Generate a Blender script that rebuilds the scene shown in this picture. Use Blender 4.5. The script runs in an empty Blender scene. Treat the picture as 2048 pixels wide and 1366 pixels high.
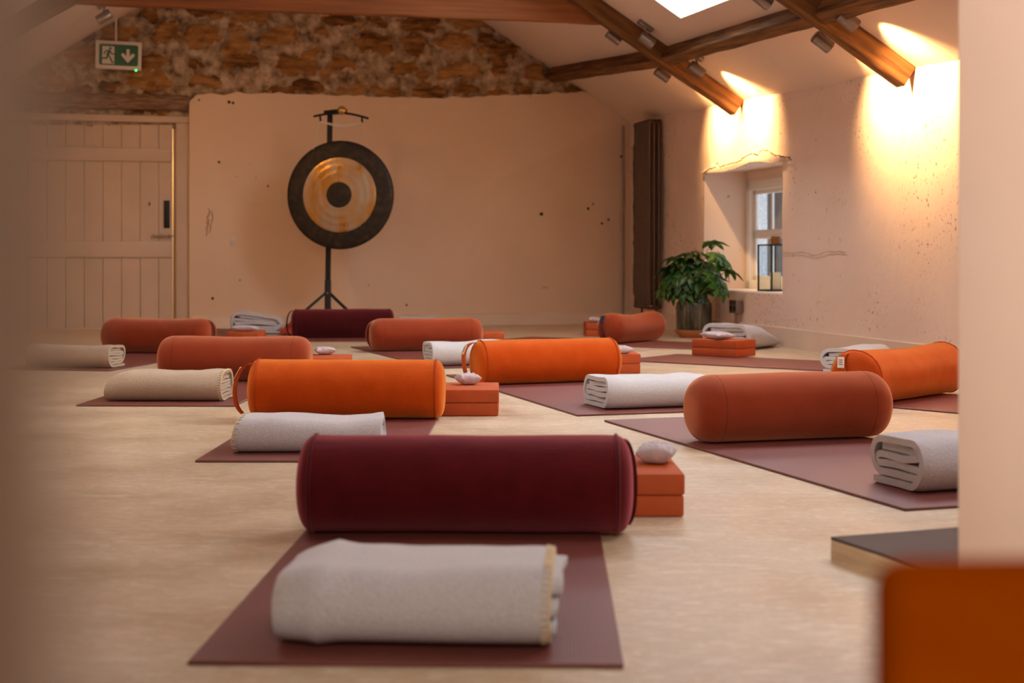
import bpy, bmesh, math, random
from mathutils import Vector, Matrix, noise

random.seed(7)
SC = bpy.context.scene
COL = SC.collection
R = math.radians

# ------------------------------------------------------------------ camera
F = 2844.0            # focal length in pixels of a 2048 wide frame (50 mm)
HY = 514.0            # pixel row of the horizon
EYE = 0.572           # camera height above the floor
cam_d = bpy.data.cameras.new('camera')
cam = bpy.data.objects.new('camera', cam_d)
COL.objects.link(cam)
cam.location = (0, 0, EYE)
cam.rotation_euler = (R(90), 0, 0)
cam_d.sensor_width = 36.0
cam_d.lens = F / 2048 * 36.0
cam_d.shift_y = (HY - 683.0) / 2048.0
cam_d.clip_start = 0.01
cam_d.dof.use_dof = True
cam_d.dof.focus_distance = 5.1
cam_d.dof.aperture_fstop = 4.0
SC.camera = cam

# ------------------------------------------------------------------ view and world
SC.view_settings.view_transform = 'Standard'
SC.view_settings.look = 'None'
SC.view_settings.gamma = 1.0
SC.view_settings.exposure = 0.3
SC.view_settings.use_curve_mapping = False
SC.cycles.use_denoising = True
SC.cycles.max_bounces = 8
SC.cycles.diffuse_bounces = 5
SC.cycles.sample_clamp_indirect = 6.0

world = bpy.data.worlds.new('overcast sky')
SC.world = world
world.use_nodes = True
bg = world.node_tree.nodes['Background']
bg.inputs['Color'].default_value = (0.80, 0.90, 1.0, 1)
bg.inputs['Strength'].default_value = 1.5

# ------------------------------------------------------------------ room frame
# u runs along the right-hand wall away from the camera, d runs from that wall into the room
EU = Vector((-0.2195, 0.9756, 0)); ED = Vector((-0.9756, -0.2195, 0))
ORG = Vector((2.19, 7.06, 0))
PITCH = 0.64; RW = 5.4
def eave(u): return 1.548 + 0.0348 * u
def ceil_z(u, d):
    return eave(u) + PITCH * min(d, RW - d)
def room(u, d, z=0.0):
    p = ORG + EU * u + ED * d
    return Vector((p.x, p.y, z))
def to_room(p):
    q = Vector((p[0], p[1], 0)) - ORG
    return q.dot(EU), q.dot(ED)
def ray(px, py): return Vector(((px - 1024) / F, 1.0, (HY - py) / F))
def floor_pt(px, py, z=0.0):
    Y = F * (EYE - z) / (py - HY)
    return Vector(((px - 1024) / F * Y, Y, z))
def depth_pt(px, py, Y):
    r = ray(px, py) * Y
    return Vector((r.x, Y, EYE + r.z))
def slope_pt(px, py, drop=0.0, left=False):
    r = ray(px, py)
    lo, hi = 3.0, 14.0
    def f(Y):
        p = r * Y
        u, d = to_room(p)
        zc = eave(u) + PITCH * ((RW - d) if left else d) - drop
        return EYE + p.z - zc
    for _ in range(60):
        m = (lo + hi) / 2
        if f(lo) * f(m) <= 0: hi = m
        else: lo = m
    p = r * lo
    return Vector((p.x, p.y, EYE + p.z))
# back wall: s along it (to the right), off out of it towards the camera
BD = Vector((1, 0.25, 0)).normalized(); BN = Vector((0.25, -1, 0)).normalized()
BO = Vector((0, 12.0, 0))
def back(s, z, off=0.0):
    p = BO + BD * s + BN * off
    return Vector((p.x, p.y, z))
def back_px(px, py, off=0.0):
    r = ray(px, py)
    Y = (BO + BN * off).dot(BN) / r.dot(Vector((BN.x, BN.y, 0)))
    p = r * Y
    return (Vector((p.x, p.y, 0)) - BO).dot(BD), EYE + p.z
def wall_px(px, py, off=0.0):
    r = ray(px, py); n = ED
    Y = (ORG + ED * off).dot(n) / r.dot(n)
    p = r * Y
    return to_room(p)[0], EYE + p.z

# daylight above the roof windows
def daylight(name, c, n, sx, sy, energy, color=(0.86, 0.93, 1.0)):
    l = bpy.data.lights.new(name, 'AREA'); l.shape = 'RECTANGLE'
    l.size = sx; l.size_y = sy; l.energy = energy; l.color = color
    o = bpy.data.objects.new(name, l); COL.objects.link(o)
    o.location = c
    z = -Vector(n).normalized(); x = EU.copy(); y = z.cross(x)
    # area lamps shine along local -Z
    o.rotation_euler = Matrix((x, y, z)).transposed().to_euler()
    return o
NR = (ED * -PITCH + Vector((0, 0, 1))); NR.normalize()    # outward normal, right slope
NL = (ED * PITCH + Vector((0, 0, 1))); NL.normalize()
SKY_R = [(0.95, 2.05, 0.70, 1.70), (-1.7, -0.6, 0.70, 1.70), (-4.3, -3.2, 0.7, 1.7)]   # u0,u1,d0,d1
SKY_L = [(-1.7, -0.6, RW - 1.7, RW - 0.7)]
DAY = [52, 46, 18, 12]
for i, (u0, u1, d0, d1) in enumerate(SKY_R + SKY_L):
    u, d = (u0 + u1) / 2, (d0 + d1) / 2
    n = NR if i < 3 else NL
    c = room(u, d, ceil_z(u, d)) + n * 0.32
    daylight('daylight', c, -n, (u1 - u0) * 1.1, (d1 - d0) * 1.25, DAY[i])

WARM = (1.0, 0.58, 0.24)

# ------------------------------------------------------------------ materials
def mat(name, col, rough=0.6, col2=None, scale=8.0, detail=4.0, contrast=(0.35, 0.65), bump=0.0, bscale=60.0,
        metal=0.0, sheen=0.0, stretch=(1, 1, 1), spec=0.5, specks=None, rough2=None):
    m = bpy.data.materials.new(name); m.use_nodes = True
    nt = m.node_tree; N = nt.nodes; L = nt.links
    b = N['Principled BSDF']
    b.inputs['Roughness'].default_value = rough
    b.inputs['Metallic'].default_value = metal
    b.inputs['Specular IOR Level'].default_value = spec
    if sheen:
        b.inputs['Sheen Weight'].default_value = sheen
        b.inputs['Sheen Roughness'].default_value = 0.5
        mx_ = max(col); b.inputs['Sheen Tint'].default_value = (*[(max(c_, 1e-4) / mx_) ** 0.38 for c_ in col], 1)
    tc = N.new('ShaderNodeTexCoord'); mp = N.new('ShaderNodeMapping')
    mp.inputs['Scale'].default_value = stretch
    L.new(tc.outputs['Object'], mp.inputs['Vector'])
    out = None
    if col2 is not None:
        n = N.new('ShaderNodeTexNoise'); n.inputs['Scale'].default_value = scale; n.inputs['Detail'].default_value = detail
        L.new(mp.outputs[0], n.inputs['Vector'])
        rp = N.new('ShaderNodeValToRGB')
        rp.color_ramp.elements[0].position = contrast[0]; rp.color_ramp.elements[1].position = contrast[1]
        rp.color_ramp.elements[0].color = (*col, 1); rp.color_ramp.elements[1].color = (*col2, 1)
        L.new(n.outputs['Fac'], rp.inputs[0]); out = rp.outputs[0]
        if rough2 is not None:
            mr = N.new('ShaderNodeMapRange'); mr.inputs[3].default_value = rough; mr.inputs[4].default_value = rough2
            mr.inputs[1].default_value = contrast[0]; mr.inputs[2].default_value = contrast[1]
            L.new(n.outputs['Fac'], mr.inputs[0]); L.new(mr.outputs[0], b.inputs['Roughness'])
    for sp in (specks or []):          # (scale, threshold, colour, patch scale, patch threshold)
        v = N.new('ShaderNodeTexNoise'); v.inputs['Scale'].default_value = sp[0]; v.inputs['Detail'].default_value = 3
        L.new(tc.outputs['Object'], v.inputs['Vector'])
        r1 = N.new('ShaderNodeValToRGB'); r1.color_ramp.elements[0].position = sp[1]; r1.color_ramp.elements[1].position = min(1, sp[1] + 0.05)
        L.new(v.outputs['Fac'], r1.inputs[0])
        p = N.new('ShaderNodeTexNoise'); p.inputs['Scale'].default_value = sp[3]; p.inputs['Detail'].default_value = 2
        L.new(tc.outputs['Object'], p.inputs['Vector'])
        r2 = N.new('ShaderNodeValToRGB'); r2.color_ramp.elements[0].position = sp[4]; r2.color_ramp.elements[1].position = min(1, sp[4] + 0.12)
        L.new(p.outputs['Fac'], r2.inputs[0])
        mu = N.new('ShaderNodeMath'); mu.operation = 'MULTIPLY'
        L.new(r1.outputs[0], mu.inputs[0]); L.new(r2.outputs[0], mu.inputs[1])
        mx = N.new('ShaderNodeMix'); mx.data_type = 'RGBA'
        L.new(mu.outputs[0], mx.inputs[0])
        if out is None: mx.inputs[6].default_value = (*col, 1)
        else: L.new(out, mx.inputs[6])
        mx.inputs[7].default_value = (*sp[2], 1); out = mx.outputs[2]
    if out is None: b.inputs['Base Color'].default_value = (*col, 1)
    else: L.new(out, b.inputs['Base Color'])
    if bump:
        bn = N.new('ShaderNodeTexNoise'); bn.inputs['Scale'].default_value = bscale; bn.inputs['Detail'].default_value = 5
        L.new(mp.outputs[0], bn.inputs['Vector'])
        bp = N.new('ShaderNodeBump'); bp.inputs['Strength'].default_value = bump; bp.inputs['Distance'].default_value = 0.01
        L.new(bn.outputs['Fac'], bp.inputs['Height']); L.new(bp.outputs[0], b.inputs['Normal'])
    return m

def weave(name, col, col2, rough=0.85, sheen=0.3, sc=420.0, bump=0.25, spec=0.12):
    """cloth: fine crossed threads over a soft mottling"""
    m = mat(name, col, rough, col2, scale=14, detail=6, contrast=(0.3, 0.7), sheen=sheen, spec=spec)
    nt = m.node_tree; N = nt.nodes; L = nt.links; b = N['Principled BSDF']
    tc = N.new('ShaderNodeTexCoord')
    hs = []
    for st in ((1, 0.06, 0.06), (0.06, 1, 1)):
        mp = N.new('ShaderNodeMapping'); mp.inputs['Scale'].default_value = st
        L.new(tc.outputs['Object'], mp.inputs['Vector'])
        n = N.new('ShaderNodeTexNoise'); n.inputs['Scale'].default_value = sc; n.inputs['Detail'].default_value = 2
        L.new(mp.outputs[0], n.inputs['Vector']); hs.append(n)
    ad = N.new('ShaderNodeMath'); ad.operation = 'ADD'
    L.new(hs[0].outputs['Fac'], ad.inputs[0]); L.new(hs[1].outputs['Fac'], ad.inputs[1])
    bp = N.new('ShaderNodeBump'); bp.inputs['Strength'].default_value = bump; bp.inputs['Distance'].default_value = 0.004
    L.new(ad.outputs[0], bp.inputs['Height']); L.new(bp.outputs[0], b.inputs['Normal'])
    return m

def glass(name, tint=(1, 1, 1), rough=0.0):
    m = bpy.data.materials.new(name); m.use_nodes = True
    nt = m.node_tree; N = nt.nodes; L = nt.links
    N.remove(N['Principled BSDF'])
    t = N.new('ShaderNodeBsdfTransparent'); t.inputs[0].default_value = (*tint, 1)
    g = N.new('ShaderNodeBsdfGlossy'); g.inputs['Roughness'].default_value = 0.02
    lw = N.new('ShaderNodeLayerWeight'); lw.inputs[0].default_value = 0.5
    pw = N.new('ShaderNodeMath'); pw.operation = 'POWER'; pw.inputs[1].default_value = 4.0
    ma = N.new('ShaderNodeMath'); ma.operation = 'MULTIPLY_ADD'; ma.inputs[1].default_value = 0.8; ma.inputs[2].default_value = 0.04
    L.new(lw.outputs['Facing'], pw.inputs[0]); L.new(pw.outputs[0], ma.inputs[0])
    mx = N.new('ShaderNodeMixShader')
    L.new(ma.outputs[0], mx.inputs[0]); L.new(t.outputs[0], mx.inputs[1]); L.new(g.outputs[0], mx.inputs[2])
    L.new(mx.outputs[0], N['Material Output'].inputs[0])
    return m

def emit(name, col, s):
    m = bpy.data.materials.new(name); m.use_nodes = True
    b = m.node_tree.nodes['Principled BSDF']
    b.inputs['Base Color'].default_value = (*col, 1)
    b.inputs['Emission Color'].default_value = (*col, 1); b.inputs['Emission Strength'].default_value = s
    return m

M = {}
M['plaster'] = mat('pink lime plaster', (0.80, 0.62, 0.50), 0.9, (0.85, 0.68, 0.56), 2.2, 6, (0.3, 0.7), 0.5, 11, spec=0.2,
                   specks=[(48, 0.62, (0.38, 0.26, 0.18), 1.3, 0.47), (20, 0.69, (0.42, 0.27, 0.17), 0.8, 0.45)])
M['plaster_back'] = mat('pink back wall plaster', (0.78, 0.575, 0.41), 0.9, (0.82, 0.625, 0.46), 1.6, 6, (0.3, 0.7), 0.15, 9, spec=0.2,
                   specks=[(26, 0.735, (0.26, 0.15, 0.10), 1.3, 0.50), (9, 0.70, (0.52, 0.32, 0.22), 0.8, 0.5)])
M['ceiling'] = mat('pale pink painted boarding', (0.78, 0.62, 0.51), 0.85, (0.82, 0.67, 0.56), 1.2, 5, (0.3, 0.7), 0.12, 14, spec=0.2, stretch=(1, 1, 1))
M['jamb'] = mat('pale pink smooth plaster', (0.82, 0.64, 0.54), 0.8, (0.85, 0.68, 0.58), 3, 4, bump=0.05, bscale=12, spec=0.2)
M['white_paint'] = mat('white gloss paint', (0.86, 0.83, 0.79), 0.4, (0.88, 0.85, 0.82), 5, 3)
M['door_paint'] = mat('pinkish cream door paint', (0.57, 0.43, 0.31), 0.55, (0.62, 0.47, 0.35), 4, 4, bump=0.04, bscale=30)
M['skirting'] = mat('cream skirting paint', (0.72, 0.55, 0.41), 0.6, (0.76, 0.60, 0.46), 4, 4, bump=0.05, bscale=20)
M['sill'] = mat('white sill paint', (0.86, 0.82, 0.78), 0.5, (0.80, 0.76, 0.70), 9, 4, bump=0.1, bscale=25)
M['wood'] = mat('brown old timber', (0.06, 0.022, 0.006), 0.75, (0.27, 0.12, 0.032), 4, 10, (0.32, 0.78), 0.35, 12, stretch=(0.7, 9, 9), spec=0.3)
M['wood_beam'] = mat('red brown tie beam timber', (0.16, 0.048, 0.010), 0.75, (0.25, 0.082, 0.020), 4, 8, (0.3, 0.7), 0.2, 10, stretch=(0.5, 9, 9), spec=0.3)
M['lintel'] = mat('weathered lintel timber', (0.13, 0.075, 0.045), 0.8, (0.36, 0.22, 0.14), 5, 8, (0.3, 0.7), 0.6, 10, stretch=(0.8, 8, 14), spec=0.2)
M['plaster_scuff'] = mat('scuffed plaster', (0.50, 0.32, 0.22), 0.9)
M['dark'] = mat('dark crevice', (0.05, 0.03, 0.018), 0.9)
M['steel'] = mat('brushed steel', (0.24, 0.20, 0.175), 0.34, (0.32, 0.27, 0.24), 30, 3, metal=0.9, stretch=(1, 12, 12))
M['black_metal'] = mat('matt black metal', (0.012, 0.010, 0.010), 0.5, (0.02, 0.017, 0.016), 20, 3, metal=0.3)
M['brass'] = mat('brass', (0.72, 0.46, 0.14), 0.25, (0.6, 0.36, 0.10), 10, 3, metal=1.0)
M['radiator'] = mat('bronze lacquered radiator', (0.095, 0.055, 0.034), 0.24, (0.115, 0.067, 0.042), 6, 3, metal=0.6)
M['pipe'] = mat('grey painted pipe', (0.30, 0.22, 0.16), 0.5, (0.36, 0.27, 0.2), 8, 3)
M['maroon'] = weave('maroon linen', (0.066, 0.0018, 0.003), (0.088, 0.0032, 0.005), sheen=0.6)
M['maroon_dark'] = weave('dark maroon linen', (0.042, 0.0015, 0.0026), (0.056, 0.0025, 0.004), sheen=0.5)
M['orange'] = weave('burnt orange linen', (0.50, 0.054, 0.001), (0.57, 0.072, 0.003), sheen=1.0)
M['orange_seam'] = weave('dark orange piping', (0.40, 0.055, 0.006), (0.46, 0.07, 0.008), sheen=0.1)
M['orange_suede'] = weave('orange brushed cotton', (0.42, 0.044, 0.002), (0.52, 0.070, 0.007), sheen=1.0, sc=200, bump=0.12)
M['rust'] = weave('rust cotton', (0.235, 0.030, 0.0075), (0.265, 0.036, 0.010), sheen=1.0, sc=500, bump=0.1)
M['rust_seam'] = weave('dark rust seam', (0.12, 0.013, 0.004), (0.14, 0.016, 0.005), sheen=0.7)
M['tag'] = mat('beige woven tag', (0.72, 0.52, 0.30), 0.8, (0.8, 0.62, 0.4), 60, 2)
M['tag_white'] = mat('white woven tag', (0.8, 0.72, 0.64), 0.8, (0.85, 0.78, 0.7), 60, 2)
M['ink'] = mat('dark ink', (0.05, 0.04, 0.04), 0.7)
M['navy'] = mat('navy tag', (0.01, 0.012, 0.05), 0.7)
M['block'] = mat('terracotta foam', (0.45, 0.085, 0.022), 0.75, (0.48, 0.095, 0.028), 30, 4, bump=0.06, bscale=260, spec=0.25)
M['wool'] = mat('light grey wool', (0.53, 0.51, 0.535), 0.95, (0.64, 0.62, 0.645), 200, 4, (0.3, 0.7), 0.4, 260, sheen=0.35, spec=0.05)
M['wool_beige'] = mat('oatmeal wool', (0.47, 0.37, 0.27), 0.95, (0.56, 0.45, 0.34), 180, 4, (0.3, 0.7), 0.4, 240, sheen=0.3, spec=0.05)
M['wool_pale'] = mat('pale grey wool', (0.58, 0.58, 0.60), 0.95, (0.67, 0.67, 0.69), 220, 4, (0.3, 0.7), 0.4, 260, sheen=0.35, spec=0.05)
M['stitch'] = mat('cream blanket stitch', (0.70, 0.55, 0.36), 0.9)
M['lilac'] = mat('pale lilac cotton', (0.50, 0.43, 0.46), 0.9, (0.60, 0.53, 0.56), 30, 4, bump=0.3, bscale=90, spec=0.1, sheen=0.2)
M['red_cloth'] = mat('red cloth', (0.32, 0.035, 0.02), 0.85, (0.45, 0.06, 0.03), 30, 4, bump=0.3, bscale=60)
M['terracotta'] = mat('terracotta', (0.50, 0.17, 0.055), 0.75, (0.56, 0.21, 0.08), 12, 4, bump=0.1, bscale=60)
M['pot'] = mat('dark green brown glazed ceramic', (0.03, 0.026, 0.013), 0.28, (0.22, 0.18, 0.11), 20, 5, (0.42, 0.72), 0.1, 40, stretch=(1, 1, 0.25))
M['soil'] = mat('dark potting soil', (0.03, 0.02, 0.012), 0.95, (0.05, 0.035, 0.02), 60, 4, bump=0.6, bscale=80)
M['leaf'] = mat('glossy green leaf', (0.035, 0.12, 0.012), 0.32, (0.075, 0.21, 0.022), 9, 3, (0.3, 0.7))
M['leaf_dark'] = mat('dark glossy green leaf', (0.014, 0.05, 0.009), 0.3, (0.03, 0.10, 0.014), 9, 3, (0.3, 0.7))
M['stem'] = mat('green stem', (0.16, 0.22, 0.06), 0.6, (0.2, 0.2, 0.08), 20, 3)
M['sign_white'] = mat('white plastic', (0.72, 0.63, 0.54), 0.5, (0.75, 0.66, 0.57), 8, 2)
M['sign_green'] = mat('green sign film', (0.012, 0.11, 0.045), 0.5, (0.014, 0.125, 0.05), 8, 2)
M['led'] = emit('green indicator', (0.05, 1.0, 0.2), 3.0)
M['candle'] = mat('ivory wax', (0.80, 0.70, 0.50), 0.5, (0.84, 0.75, 0.56), 14, 3)
M['copper'] = mat('aged copper', (0.30, 0.14, 0.055), 0.4, (0.2, 0.085, 0.035), 20, 3, metal=0.8)
M['glass'] = glass('clear pane')
M['glass_lantern'] = glass('lantern glass', (0.93, 0.96, 0.98))
M['pebble'] = mat('grey pebble dash', (0.38, 0.39, 0.40), 0.9, (0.66, 0.67, 0.68), 40, 4, (0.4, 0.6), 1.0, 45)
M['slate_dark'] = mat('dark outside boards', (0.03, 0.035, 0.04), 0.6, (0.045, 0.05, 0.055), 8, 3)
M['step_top'] = mat('dark grey step surface', (0.075, 0.052, 0.046), 0.85, (0.095, 0.068, 0.060), 8, 4)
M['ply'] = mat('pale plywood edge', (0.50, 0.37, 0.23), 0.65, (0.62, 0.48, 0.32), 7, 5, stretch=(1, 1, 14), bump=0.1, bscale=20)
M['seat'] = weave('orange seat cloth', (0.25, 0.042, 0.0002), (0.29, 0.052, 0.0004), sheen=0.0, rough=1.0, spec=0.0)
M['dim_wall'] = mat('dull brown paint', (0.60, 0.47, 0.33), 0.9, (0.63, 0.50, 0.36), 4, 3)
M['gong_dark'] = mat('blackened bronze', (0.022, 0.016, 0.011), 0.55, (0.075, 0.045, 0.022), 22, 6, (0.45, 0.85), 0.25, 40, metal=0.4)

def floor_material():
    m = mat('beige painted floor', (0.50, 0.365, 0.225), 0.32, (0.61, 0.465, 0.31), 3.2, 9, (0.32, 0.68), rough2=0.52, spec=0.5)
    nt = m.node_tree; N = nt.nodes; L = nt.links; b = N['Principled BSDF']
    prev = b.inputs['Base Color'].links[0].from_socket
    tc = N.new('ShaderNodeTexCoord'); hs = []
    def layer(rot, st, sc, th, wd, col, amt, det=5, dist=0.8):
        nonlocal prev
        mp = N.new('ShaderNodeMapping'); mp.inputs['Rotation'].default_value = (0, 0, rot); mp.inputs['Scale'].default_value = st
        L.new(tc.outputs['Object'], mp.inputs['Vector'])
        n = N.new('ShaderNodeTexNoise'); n.inputs['Scale'].default_value = sc; n.inputs['Detail'].default_value = det; n.inputs['Distortion'].default_value = dist
        L.new(mp.outputs[0], n.inputs['Vector'])
        r = N.new('ShaderNodeValToRGB'); r.color_ramp.elements[0].position = th; r.color_ramp.elements[1].position = th + wd
        r.color_ramp.elements[1].color = (amt, amt, amt, 1)
        L.new(n.outputs['Fac'], r.inputs[0])
        mx = N.new('ShaderNodeMix'); mx.data_type = 'RGBA'
        L.new(r.outputs[0], mx.inputs[0]); L.new(prev, mx.inputs[6]); mx.inputs[7].default_value = (*col, 1)
        prev = mx.outputs[2]; hs.append(n)
    pale = (0.80, 0.69, 0.54); dusk = (0.36, 0.25, 0.15)
    for rot in (0.25, 0.95, 1.7, 2.4):                      # worn brush marks in several directions
        layer(rot, (0.35, 1.3, 1), 62, 0.57, 0.12, pale, 0.5)
    layer(0.6, (1, 1, 1), 110, 0.56, 0.14, dusk, 0.4, 6, 0.3)
    layer(1.3, (0.10, 2.6, 1), 24, 0.66, 0.04, pale, 0.8, 3, 1.6)     # long light scratches
    layer(2.6, (0.10, 2.6, 1), 21, 0.67, 0.04, pale, 0.8, 3, 1.6)
    L.new(prev, b.inputs['Base Color'])
    a = N.new('ShaderNodeMath'); a.operation = 'ADD'; L.new(hs[0].outputs['Fac'], a.inputs[0]); L.new(hs[2].outputs['Fac'], a.inputs[1])
    a2 = N.new('ShaderNodeMath'); a2.operation = 'ADD'; L.new(a.outputs[0], a2.inputs[0]); L.new(hs[4].outputs['Fac'], a2.inputs[1])
    bp = N.new('ShaderNodeBump'); bp.inputs['Strength'].default_value = 0.14; bp.inputs['Distance'].default_value = 0.004
    L.new(a2.outputs[0], bp.inputs['Height']); L.new(bp.outputs[0], b.inputs['Normal'])
    return m
M['floor'] = floor_material()

def mat_mat():
    m = mat('rose brown ribbed rubber', (0.165, 0.043, 0.034), 0.46, (0.18, 0.048, 0.039), 6, 4, spec=0.55)
    nt = m.node_tree; N = nt.nodes; L = nt.links; b = N['Principled BSDF']
    tc = N.new('ShaderNodeTexCoord'); ws = []
    for ax in ('X', 'Y'):
        w = N.new('ShaderNodeTexWave'); w.bands_direction = ax; w.inputs['Scale'].default_value = 62
        L.new(tc.outputs['Object'], w.inputs['Vector']); ws.append(w)
    mu = N.new('ShaderNodeMath'); mu.operation = 'MULTIPLY'
    L.new(ws[0].outputs['Fac'], mu.inputs[0]); L.new(ws[1].outputs['Fac'], mu.inputs[1])
    bp = N.new('ShaderNodeBump'); bp.inputs['Strength'].default_value = 0.35; bp.inputs['Distance'].default_value = 0.0015
    L.new(mu.outputs[0], bp.inputs['Height']); L.new(bp.outputs[0], b.inputs['Normal'])
    return m
M['mat'] = mat_mat()

def bronze_mat():
    m = mat('hammered bronze', (0.52, 0.26, 0.06), 0.26, (0.46, 0.36, 0.25), 5, 7, (0.42, 0.6), 0.3, 16, metal=0.85, rough2=0.45, stretch=(1.6, 1, .7))
    return m
M['bronze'] = bronze_mat()

def stone_mat():
    m = bpy.data.materials.new('rubble stone and lime mortar'); m.use_nodes = True
    nt = m.node_tree; N = nt.nodes; L = nt.links; b = N['Principled BSDF']
    b.inputs['Roughness'].default_value = 0.95; b.inputs['Specular IOR Level'].default_value = 0.15
    at = N.new('ShaderNodeAttribute'); at.attribute_name = 'stone'
    tc = N.new('ShaderNodeTexCoord')
    sep = N.new('ShaderNodeSeparateColor'); L.new(at.outputs['Color'], sep.inputs[0])
    def ns(sc, det, stretch=None):
        n = N.new('ShaderNodeTexNoise'); n.inputs['Scale'].default_value = sc; n.inputs['Detail'].default_value = det
        if stretch:
            mp = N.new('ShaderNodeMapping'); mp.inputs['Scale'].default_value = stretch
            L.new(tc.outputs['Object'], mp.inputs['Vector']); L.new(mp.outputs[0], n.inputs['Vector'])
        else: L.new(tc.outputs['Object'], n.inputs['Vector'])
        return n
    def ramp(src, els):
        r = N.new('ShaderNodeValToRGB'); cr = r.color_ramp
        cr.elements[0].position, cr.elements[0].color = els[0][0], (*els[0][1], 1)
        cr.elements[1].position, cr.elements[1].color = els[-1][0], (*els[-1][1], 1)
        for p, c in els[1:-1]:
            e = cr.elements.new(p); e.color = (*c, 1)
        L.new(src, r.inputs[0]); return r
    n1 = ns(11, 8, (0.6, 0.6, 2.2))
    ad = N.new('ShaderNodeMath'); ad.operation = 'ADD'
    L.new(n1.outputs['Fac'], ad.inputs[0])
    mm = N.new('ShaderNodeMath'); mm.operation = 'MULTIPLY_ADD'; mm.inputs[1].default_value = 0.36; mm.inputs[2].default_value = -0.18
    L.new(sep.outputs[1], mm.inputs[0]); L.new(mm.outputs[0], ad.inputs[1])
    stone = ramp(ad.outputs[0], [(0.26, (0.10, 0.045, 0.018)), (0.40, (0.22, 0.10, 0.034)), (0.54, (0.32, 0.155, 0.052)), (0.68, (0.40, 0.21, 0.075)), (0.85, (0.44, 0.30, 0.16))])
    n2 = ns(13, 10)
    mort = ramp(n2.outputs['Fac'], [(0.30, (0.13, 0.075, 0.04)), (0.46, (0.33, 0.235, 0.15)), (0.70, (0.60, 0.47, 0.34))])
    n3 = ns(22, 9)
    sm = N.new('ShaderNodeMath'); sm.operation = 'MULTIPLY_ADD'; sm.inputs[1].default_value = 1.5; sm.inputs[2].default_value = -0.75
    L.new(n3.outputs['Fac'], sm.inputs[0])
    a2 = N.new('ShaderNodeMath'); a2.operation = 'ADD'; L.new(sep.outputs[0], a2.inputs[0]); L.new(sm.outputs[0], a2.inputs[1])
    fr = ramp(a2.outputs[0], [(0.34, (0, 0, 0)), (0.68, (1, 1, 1))])
    mx = N.new('ShaderNodeMix'); mx.data_type = 'RGBA'
    L.new(fr.outputs[0], mx.inputs[0]); L.new(mort.outputs[0], mx.inputs[6]); L.new(stone.outputs[0], mx.inputs[7])
    L.new(mx.outputs[2], b.inputs['Base Color'])
    bp = N.new('ShaderNodeBump'); bp.inputs['Strength'].default_value = 0.6; bp.inputs['Distance'].default_value = 0.025
    L.new(n2.outputs['Fac'], bp.inputs['Height']); L.new(bp.outputs[0], b.inputs['Normal'])
    return m
M['stone'] = stone_mat()

# ------------------------------------------------------------------ mesh helpers
def link(name, me, m=None, parent=None, smooth=False, angle=40):
    if m is not None and not me.materials: me.materials.append(m)
    if smooth:
        me.polygons.foreach_set('use_smooth', [True] * len(me.polygons))
        if angle < 180: me.set_sharp_from_angle(angle=R(angle))
    o = bpy.data.objects.new(name, me); COL.objects.link(o)
    if parent is not None: o.parent = parent
    return o
def tag(o, label=None, cat=None, group=None, kind=None):
    if label: o['label'] = label
    if cat: o['category'] = cat
    if group: o['group'] = group
    if kind: o['kind'] = kind
    return o
def empty(name, loc=(0, 0, 0), rz=0.0):
    o = bpy.data.objects.new(name, None); COL.objects.link(o)
    o.location = loc; o.rotation_euler = (0, 0, rz); o.empty_display_size = 0.1
    return o

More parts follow.
